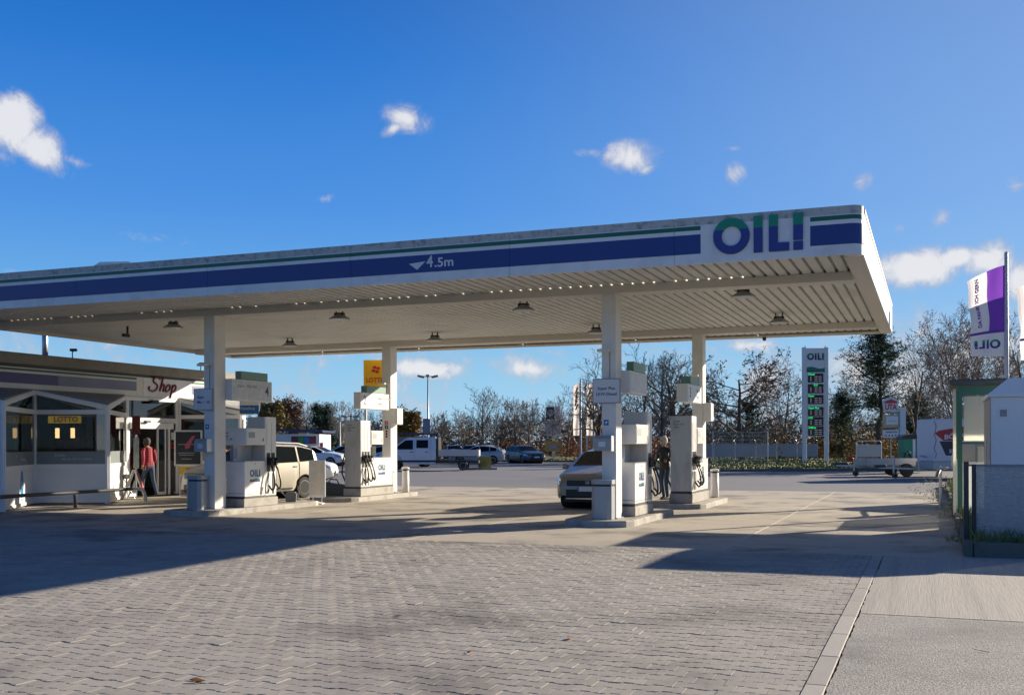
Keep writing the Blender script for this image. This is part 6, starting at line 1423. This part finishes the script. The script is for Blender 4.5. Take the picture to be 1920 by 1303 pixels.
# ------------------------------------------------------------------ trees
def rot_dir(d, ang, az_):
    a = d.orthogonal().normalized(); b = d.cross(a)
    return (d * math.cos(ang) + (a * math.cos(az_) + b * math.sin(az_)) * math.sin(ang)).normalized()
class Tree:
    def __init__(s, seed): s.r = random.Random(seed); s.trunk = MB(); s.crown = MB(); s.tips = []
    def seg(s, b, pts, rs, n):
        vs = []; prev = None
        for i, p in enumerate(pts):
            d = (pts[min(i + 1, len(pts) - 1)] - pts[max(i - 1, 0)]).normalized()
            a = d.orthogonal().normalized() if prev is None else (prev - d * prev.dot(d)).normalized()
            prev = a; c = d.cross(a); vs += [p + (a * math.cos(2 * PI * k / n) + c * math.sin(2 * PI * k / n)) * rs[i] for k in range(n)]
        b.add(vs, [(i * n + k, i * n + (k + 1) % n, (i + 1) * n + (k + 1) % n, (i + 1) * n + k) for i in range(len(pts) - 1) for k in range(n)], 0)
    def grow(s, p, d, L, r0, lev, maxlev, spec):
        R = s.r; ns = 6 if lev == 0 else 4 if lev < 3 else 3; pts = [p.copy()]; rs = [r0]; dirs = [d.copy()]
        wob = spec['wob'] * (1 if lev else .5)
        for i in range(ns):
            d = (d + Vector((R.gauss(0, wob), R.gauss(0, wob), R.gauss(0, wob) + spec['up'] * (1 if lev else .3)))).normalized()
            p = p + d * (L / ns); pts.append(p.copy()); dirs.append(d.copy()); rs.append(max(spec['rmin'], r0 * (1 - (i + 1) / ns * (.72 if lev == 0 else .8))))
        s.seg(s.trunk if lev == 0 else s.crown, pts, rs, 7 if lev == 0 else 4 if lev < 2 else 3)
        if lev >= maxlev: s.tips.append((pts[-1], dirs[-1])); s.tips.append((pts[-2], dirs[-2])); return
        nb = spec['nb'][lev]
        for k in range(nb):
            t = (spec['t0'][lev] + (1 - spec['t0'][lev]) * ((k + R.random() * .8) / nb)); f = t * ns; i = min(ns - 1, int(f)); q = pts[i].lerp(pts[i + 1], f - i)
            ang = rad(R.uniform(*spec['ang'][min(lev, len(spec['ang']) - 1)])); nd = rot_dir(dirs[i], ang, k * 2.4 + R.uniform(-.5, .5))
            sc_ = spec['len'][lev] * R.uniform(.75, 1.2) * (1 - .45 * max(0, t - .5)) if lev else spec['len'][0] * R.uniform(.8, 1.15) * (1.05 - .5 * max(0, (t - .4)))
            s.grow(q, nd, L * sc_, max(spec['rmin'], rs[i] * spec['rr']), lev + 1, maxlev, spec)
        if lev and lev < maxlev: s.tips.append((pts[-1], dirs[-1]))
SPEC = {
 'oak': dict(wob=.17, up=.06, rmin=.016, nb=(10, 6, 5, 4), t0=(.28, .25, .2, .2), ang=((45, 78), (35, 65), (30, 60), (25, 60)), len=(.66, .60, .52, .45), rr=.66),
 'lime': dict(wob=.07, up=.12, rmin=.014, nb=(13, 6, 4, 3), t0=(.22, .2, .2, .2), ang=((28, 55), (25, 48), (25, 50), (25, 50)), len=(.50, .5, .48, .42), rr=.5),
 'birch': dict(wob=.09, up=.10, rmin=.012, nb=(11, 6, 5, 3), t0=(.18, .15, .2, .2), ang=((22, 46), (22, 45), (25, 55), (25, 60)), len=(.46, .45, .5, .5), rr=.42),
}
def leaves(tips, R, m, size, per, spread, name, par, drop=0):
    b = MB()
    for (p, d) in tips:
        for _ in range(per):
            q = p + Vector((R.gauss(0, spread), R.gauss(0, spread), R.gauss(0, spread) - drop)); a = R.uniform(0, 2 * PI); e = R.uniform(-1, 1); s = size * R.uniform(.6, 1.3)
            u = Vector((math.cos(a), math.sin(a), e * .6)) * s; v = Vector((-math.sin(a) * .6, math.cos(a) * .6, R.uniform(-.8, .8))) * s
            b.add([q - u, q + v, q + u, q - v], [(0, 1, 2, 3)])
    return b.build(name, m, par, kind=None)
def make_tree(name, label, cat, kind, H, seed, f, r, r0=None, stems=1, bark=BARK, twig=TWIG, leaf=None, size=.10, per=2, spread=.12, maxlev=4, group=None, frac=1.0, z=.1):
    x, y = at(f, r); t = thing(name, label, cat, (x, y, z), seed * 1.3, group); T = Tree(seed); sp = SPEC[kind]
    for k in range(stems):
        d = Vector((0, 0, 1)) if stems == 1 else rot_dir(Vector((0, 0, 1)), rad(T.r.uniform(6, 20)), k * 2 * PI / stems + .5)
        T.grow(Vector((0.15 * math.cos(k * 2.1), .15 * math.sin(k * 2.1), 0)) if stems > 1 else Vector((0, 0, 0)), d, H * (.80 if kind == 'oak' else .9) * T.r.uniform(.9, 1.0), r0 or H * .022, 0, maxlev, sp)
    top = max(p[2] for p in T.crown.v); k_ = H / top
    for b in (T.trunk, T.crown): b.v = [(p[0] * k_, p[1] * k_, p[2] * k_) for p in b.v]
    tips = [(p * k_, d) for p, d in T.tips]
    T.trunk.build('trunk', bark, t, smooth=True); T.crown.build('crown', twig, t)
    if leaf:
        if frac < 1: tips = [q for q in tips if T.r.random() < frac]
        leaves(tips, T.r, leaf, size, per, spread, 'leaves', t)
    return t
def make_pine(label, H, seed, f, r, wid=.26, z=.1, t0=.25):
    x, y = at(f, r); t = thing('pine_tree', label, 'tree', (x, y, z), seed, 'pines beyond the verge'); T = Tree(seed); R = T.r; b = MB(); nd = MB()
    pts = [Vector((R.gauss(0, .06) * i, R.gauss(0, .06) * i, H * i / 8)) for i in range(9)]; T.seg(b, pts, [H * .022 * (1 - .85 * i / 8) for i in range(9)], 7); b.build('trunk', BARK, t, smooth=True)
    br = MB()
    for k in range(int(H * 9)):
        tt = t0 + (1 - t0) * R.random() ** .85; p = Vector((0, 0, H * tt)); a = R.uniform(0, 2 * PI); L = H * wid * (1.15 - .85 * ((tt - t0) / (1 - t0)) ** 1.9) * R.uniform(.35, 1.45)
        d = Vector((math.cos(a), math.sin(a), R.uniform(.0, .5))); pp = [p]
        for s in range(4): d = (d + Vector((R.gauss(0, .15), R.gauss(0, .15), R.gauss(.04, .12)))).normalized(); pp.append(pp[-1] + d * L / 4)
        T.seg(br, pp, [.06, .05, .04, .03, .02], 3)
        for s in range(1, 5):
            for c in range(4 if s > 1 else 3):
                cpt = pp[s] + Vector((R.gauss(0, .32), R.gauss(0, .32), R.gauss(.05, .28)))
                for n in range(17):
                    a2 = R.uniform(0, 2 * PI); u = Vector((math.cos(a2), math.sin(a2), R.uniform(-.3, .9))).normalized() * R.uniform(.14, .30); o = cpt + Vector((R.gauss(0, .15), R.gauss(0, .15), R.gauss(0, .07))); w_ = Vector((-u.y, u.x, 0)).normalized() * .05
                    nd.add([o - w_, o + w_, o + u], [(0, 1, 2)])
    br.build('limbs', BARK, t); nd.build('crown', NEEDLE, t); return t
GT = 'bare trees standing beyond the car park'
def U(u, f): return (u - 960) / 2005.5 * f
def HT(v, f): return 1.5 + (831 - v) / 2005.5 * f
trees = [
 ('oak_tree', 'big old bare oak with long limbs left of the front right column', 'oak', 655, 96, 1118, 11, dict(r0=.42, leaf=LEAFB, frac=.02)),
 ('oak_tree', 'thick dark bare oak behind the back right pump', 'oak', 640, 88, 1272, 23, dict(r0=.40, leaf=LEAFB, frac=.02)),
 ('oak_tree', 'oak still holding brown leaves left of the price pylon', 'oak', 648, 92, 1392, 31, dict(r0=.26, leaf=LEAFB, frac=.40, size=.11)),
 ('bare_tree', 'slender bare tree rising between the front right pump and column', 'lime', 655, 92, 1205, 41, dict()),
 ('bare_tree', 'slim bare tree with a straight stem over the man in the jacket', 'lime', 660, 84, 1242, 43, dict()),
 ('bare_tree', 'loose bare tree just left of the price pylon', 'oak', 668, 100, 1470, 47, dict(r0=.16, twig=TWIGG)),
 ('bare_tree', 'thin bare tree showing right of the price pylon', 'lime', 700, 104, 1580, 48, dict(twig=TWIGG)),
 ('birch_tree', 'wide many stemmed bare birch behind the big purple flag', 'birch', 572, 66, 1805, 53, dict(stems=6, r0=.11, bark=BARKL, leaf=LEAFB, frac=.12, size=.05, twig=mat('birch_twigs', (.21, .155, .12), .9, var=.3, vscale=1))),
 ('bare_tree', 'bare tree at the right edge of the photo behind the cabin', 'lime', 590, 70, 1925, 57, dict(twig=TWIGG)),
 ('bare_tree', 'bare tree between the pine and the wide birch', 'lime', 622, 84, 1712, 59, dict()),
 ('bare_tree', 'tallest bare tree above the space between truck and estate car', 'lime', 717, 104, 903, 61, dict(twig=TWIGG)),
 ('bare_tree', 'bare tree just right of the tallest one above the estate car', 'lime', 733, 106, 936, 62, dict()),
 ('bare_tree', 'bare tree over the bonnet of the grey estate car', 'lime', 742, 110, 966, 63, dict(twig=TWIGG)),
 ('bare_tree', 'bare tree second to the left of the clock panel', 'lime', 745, 108, 992, 64, dict()),
 ('bare_tree', 'bare tree directly behind the clock panel', 'lime', 738, 125, 1036, 65, dict(twig=TWIGG)),
 ('bare_tree', 'grey bare tree above the flatbed of the truck', 'lime', 758, 112, 866, 66, dict(twig=TWIGG)),
 ('bare_tree', 'low bare tree above the cab roof of the truck', 'lime', 768, 116, 832, 67, dict(twig=TWIGG)),
 ('bare_tree', 'bare tree right of the three flagpoles', 'oak', 720, 112, 1062, 68, dict(r0=.15)),
 ('leafy_tree', 'golden brown leafy tree between the back left column and the lamp mast', 'lime', 768, 120, 762, 71, dict(leaf=mat('gold_leaves', (.24, .15, .035), .8, var=.4, vscale=.6), size=.15, per=4, spread=.3)),
 ('leafy_tree', 'rust brown leafy tree just right of the number 4 sign', 'lime', 742, 130, 545, 73, dict(leaf=LEAFB, size=.14, per=2, spread=.25)),
 ('leafy_tree', 'olive yellow leafy tree behind the number 4 sign', 'lime', 752, 120, 515, 74, dict(leaf=mat('olive_leaves', (.18, .14, .04), .8, var=.4, vscale=.6), size=.14, per=3, spread=.28)),
 ('bare_tree', 'bare tree between the rust brown tree and the conifers', 'lime', 752, 128, 570, 75, dict(twig=TWIGG)),
 ('bare_tree', 'bare tree above the pale two headed lamp post', 'lime', 748, 118, 642, 76, dict(twig=TWIGG)),
 ('bare_tree', 'bare tree above the back left pump tower', 'lime', 752, 122, 680, 77, dict(twig=TWIGG)),
 ('bare_tree', 'bare tree just left of the back left column', 'lime', 768, 118, 710, 78, dict(twig=TWIGG)),
]
for (nm, lab, kd, v, f, u, seed, kw) in trees:
    make_tree(nm, lab, 'tree', kd, HT(v, f), seed, f, U(u, f), group=GT if nm == 'bare_tree' else None, **kw)
make_pine('large dark pine right of the price pylon', HT(628, 92), 5, 92, U(1652, 92), .31)
make_pine('smaller dark pine just right of the pylon post', HT(745, 100), 6, 100, U(1578, 100), .30, t0=.05)
make_pine('small conifer above the kiosk roof, left one', HT(760, 126), 7, 126, U(596, 126), .18, t0=.1)
make_pine('small conifer above the kiosk roof, right one', HT(762, 124), 8, 124, U(615, 124), .18, t0=.1)
make_pine('dark pine low behind the tarpaulin trailer', HT(742, 96), 9, 96, U(1722, 96), .34, t0=.1)
make_pine('dark evergreen behind the oak with brown leaves', HT(760, 104), 10, 104, U(1400, 104), .5, t0=.05)
# distant wood: one mass of bare crowns, plus autumn shrubbery before it
def mass(name, label, cat, n, f0, f1, u0, u1, hfun, m, seed, kind='lime', lev=3):
    protos = []
    for k in range(4):
        T = Tree(seed + k); sp = dict(SPEC[kind]); sp['rmin'] = .035; sp['nb'] = (12, 6, 4, 3); T.grow(Vector((0, 0, 0)), Vector((0, 0, 1)), 8, .16, 0, lev, sp)
        for q in T.trunk.f: T.crown.f.append(tuple(i + len(T.crown.v) for i in q))
        T.crown.v += T.trunk.v; V = np.array([tuple(p) for p in T.crown.v], 'f'); V /= V[:, 2].max()
        protos.append((V, [q for q in T.crown.f]))
    rr = random.Random(seed); VV, FF, o = [], [], 0
    for i in range(n):
        V, Fq = protos[i % 4]; f = rr.uniform(f0, f1); u = u0 + (u1 - u0) * (i + rr.random()) / n; x, y = at(f, U(u, f)); h = hfun(u, f) * rr.uniform(.8, 1.1); a = rr.uniform(0, 2 * PI); c, s = math.cos(a), math.sin(a); q = h * rr.uniform(.85, 1.15)
        W = np.stack([(V[:, 0] * c - V[:, 1] * s) * q + x, (V[:, 0] * s + V[:, 1] * c) * q + y, V[:, 2] * h + .1], 1); VV.append(W); FF += [tuple(j + o for j in fq) for fq in Fq]; o += len(V)
    me = bpy.data.meshes.new(name); me.from_pydata(np.concatenate(VV).tolist(), [], FF); me.materials.append(m); ob = bpy.data.objects.new(name, me); COL.objects.link(ob); tag(ob, label, cat, None, 'stuff')
hz = lambda u, f: float(np.interp(u, [430, 560, 700, 800, 900, 1100, 1250, 1450, 1600, 1750, 1950], [790, 782, 786, 790, 778, 770, 760, 775, 770, 762, 760]))
mass('distant_woodland', 'hazy grey brown woodland of bare trees along the horizon', 'woodland', 125, 126, 185, 380, 2060, lambda u, f: HT(hz(u, f), f), mat('woodland_twigs', (.18, .145, .118), .9, var=.35, vscale=.12), 91)
def shrubs(name, label, n, f0, f1, rng, m, seed, hmax=2.6, size=.12, cnt=260):
    rr = random.Random(seed); b = MB()
    for i in range(n):
        u = rr.uniform(*rng); f = rr.uniform(f0, f1); cx, cy = at(f, U(u, f)); R0 = rr.uniform(.9, 2.0); H = rr.uniform(.45, 1) * hmax
        for _ in range(cnt):
            a, d = rr.uniform(0, 2 * PI), rr.random() ** .5; z = rr.random() * H * math.sqrt(max(.05, 1 - d * d)); s = size * rr.uniform(.6, 1.4); x, y = cx + d * R0 * math.cos(a), cy + d * R0 * math.sin(a); a2 = rr.uniform(0, 2 * PI)
            ux, uy = math.cos(a2) * s, math.sin(a2) * s
            b.add([(x - ux, y - uy, z), (x + uy * .6, y - ux * .6, z + rr.uniform(-s, s)), (x + ux, y + uy, z + rr.uniform(-s, s))], [(0, 1, 2)])
    b.v = [(p[0], p[1], p[2] + .1) for p in b.v]; b.build(name, m, None, label=label, cat='shrubs', kind='stuff')
shrubs('autumn_shrubbery', 'orange and rust shrubs along the far edge of the verge', 46, 112, 124, (960, 1330), mat('shrub_orange', (.30, .13, .045), .85, var=.45, vscale=.5, dirt=(.12, .08, .045), dscale=.25, damt=.8), 21, 3.0)
shrubs('yellow_shrubbery', 'yellow and ochre shrubs right of the price pylon', 52, 96, 112, (1440, 1800), mat('shrub_ochre', (.33, .21, .055), .85, var=.45, vscale=.5, dirt=(.13, .085, .045), dscale=.3, damt=.85), 22, 4.4)
shrubs('rusty_shrubbery', 'reddish shrubs low behind the barriers', 44, 104, 116, (1230, 1620), mat('shrub_rust', (.20, .085, .05), .85, var=.45, vscale=.6, dirt=(.09, .07, .05), dscale=.3, damt=.8), 23, 2.6)
shrubs('brown_undergrowth', 'dull brown undergrowth along the woodland edge', 150, 124, 150, (400, 2040), mat('shrub_brown', (.125, .095, .07), .9, var=.35, vscale=.25), 24, 5.6, .22, 330)
shrubs('evergreen_undergrowth', 'dark evergreen thicket behind the barriers and pylon', 40, 120, 132, (1280, 1700), mat('shrub_dark', (.045, .05, .03), .9, var=.35, vscale=.4), 25, 5.2, .2, 260)

for (x, y, h, sd_, l) in ((-62, -20, 13, 101, 'bare tree across the road behind the camera, mirrored in the shop windows'), (-54, -28, 11, 102, 'second bare tree mirrored in the shop windows, nearer the street'), (-70, -9, 12, 103, 'third bare tree mirrored in the shop windows, farthest from the street')):
    t = make_tree('bare_tree', l, 'tree', 'oak', h, sd_, 10, 0, maxlev=3); t.location = (x, y, 0)

tw = MB(); tw.tube([(-.09, 0, .006), (-.02, .012, .012), (.05, -.004, .010), (.10, .015, .02)], .004, 4, r1=.002); tw.tube([(-.02, .012, .012), (.01, .05, .02)], .003, 4, r1=.0015)
twm = tw.mesh('twig', TWIG)
for i, (x, y, l) in enumerate(((-6.35, 11.2, 'dry twig on the paving just before the pale patch'), (-5.95, 12.6, 'tiny twig on the paving close to the forecourt edge'), (.35, 8.9, 'dark twig lying on the rough concrete lane at the right'))):
    o = bpy.data.objects.new('twig', twm); o.location = (x, y, .004); o.rotation_euler = (0, 0, i * 1.1 + .4); o.scale = (1.3 if i < 2 else .7,) * 3; link(o); tag(o, l, 'twig', 'twigs on the ground')
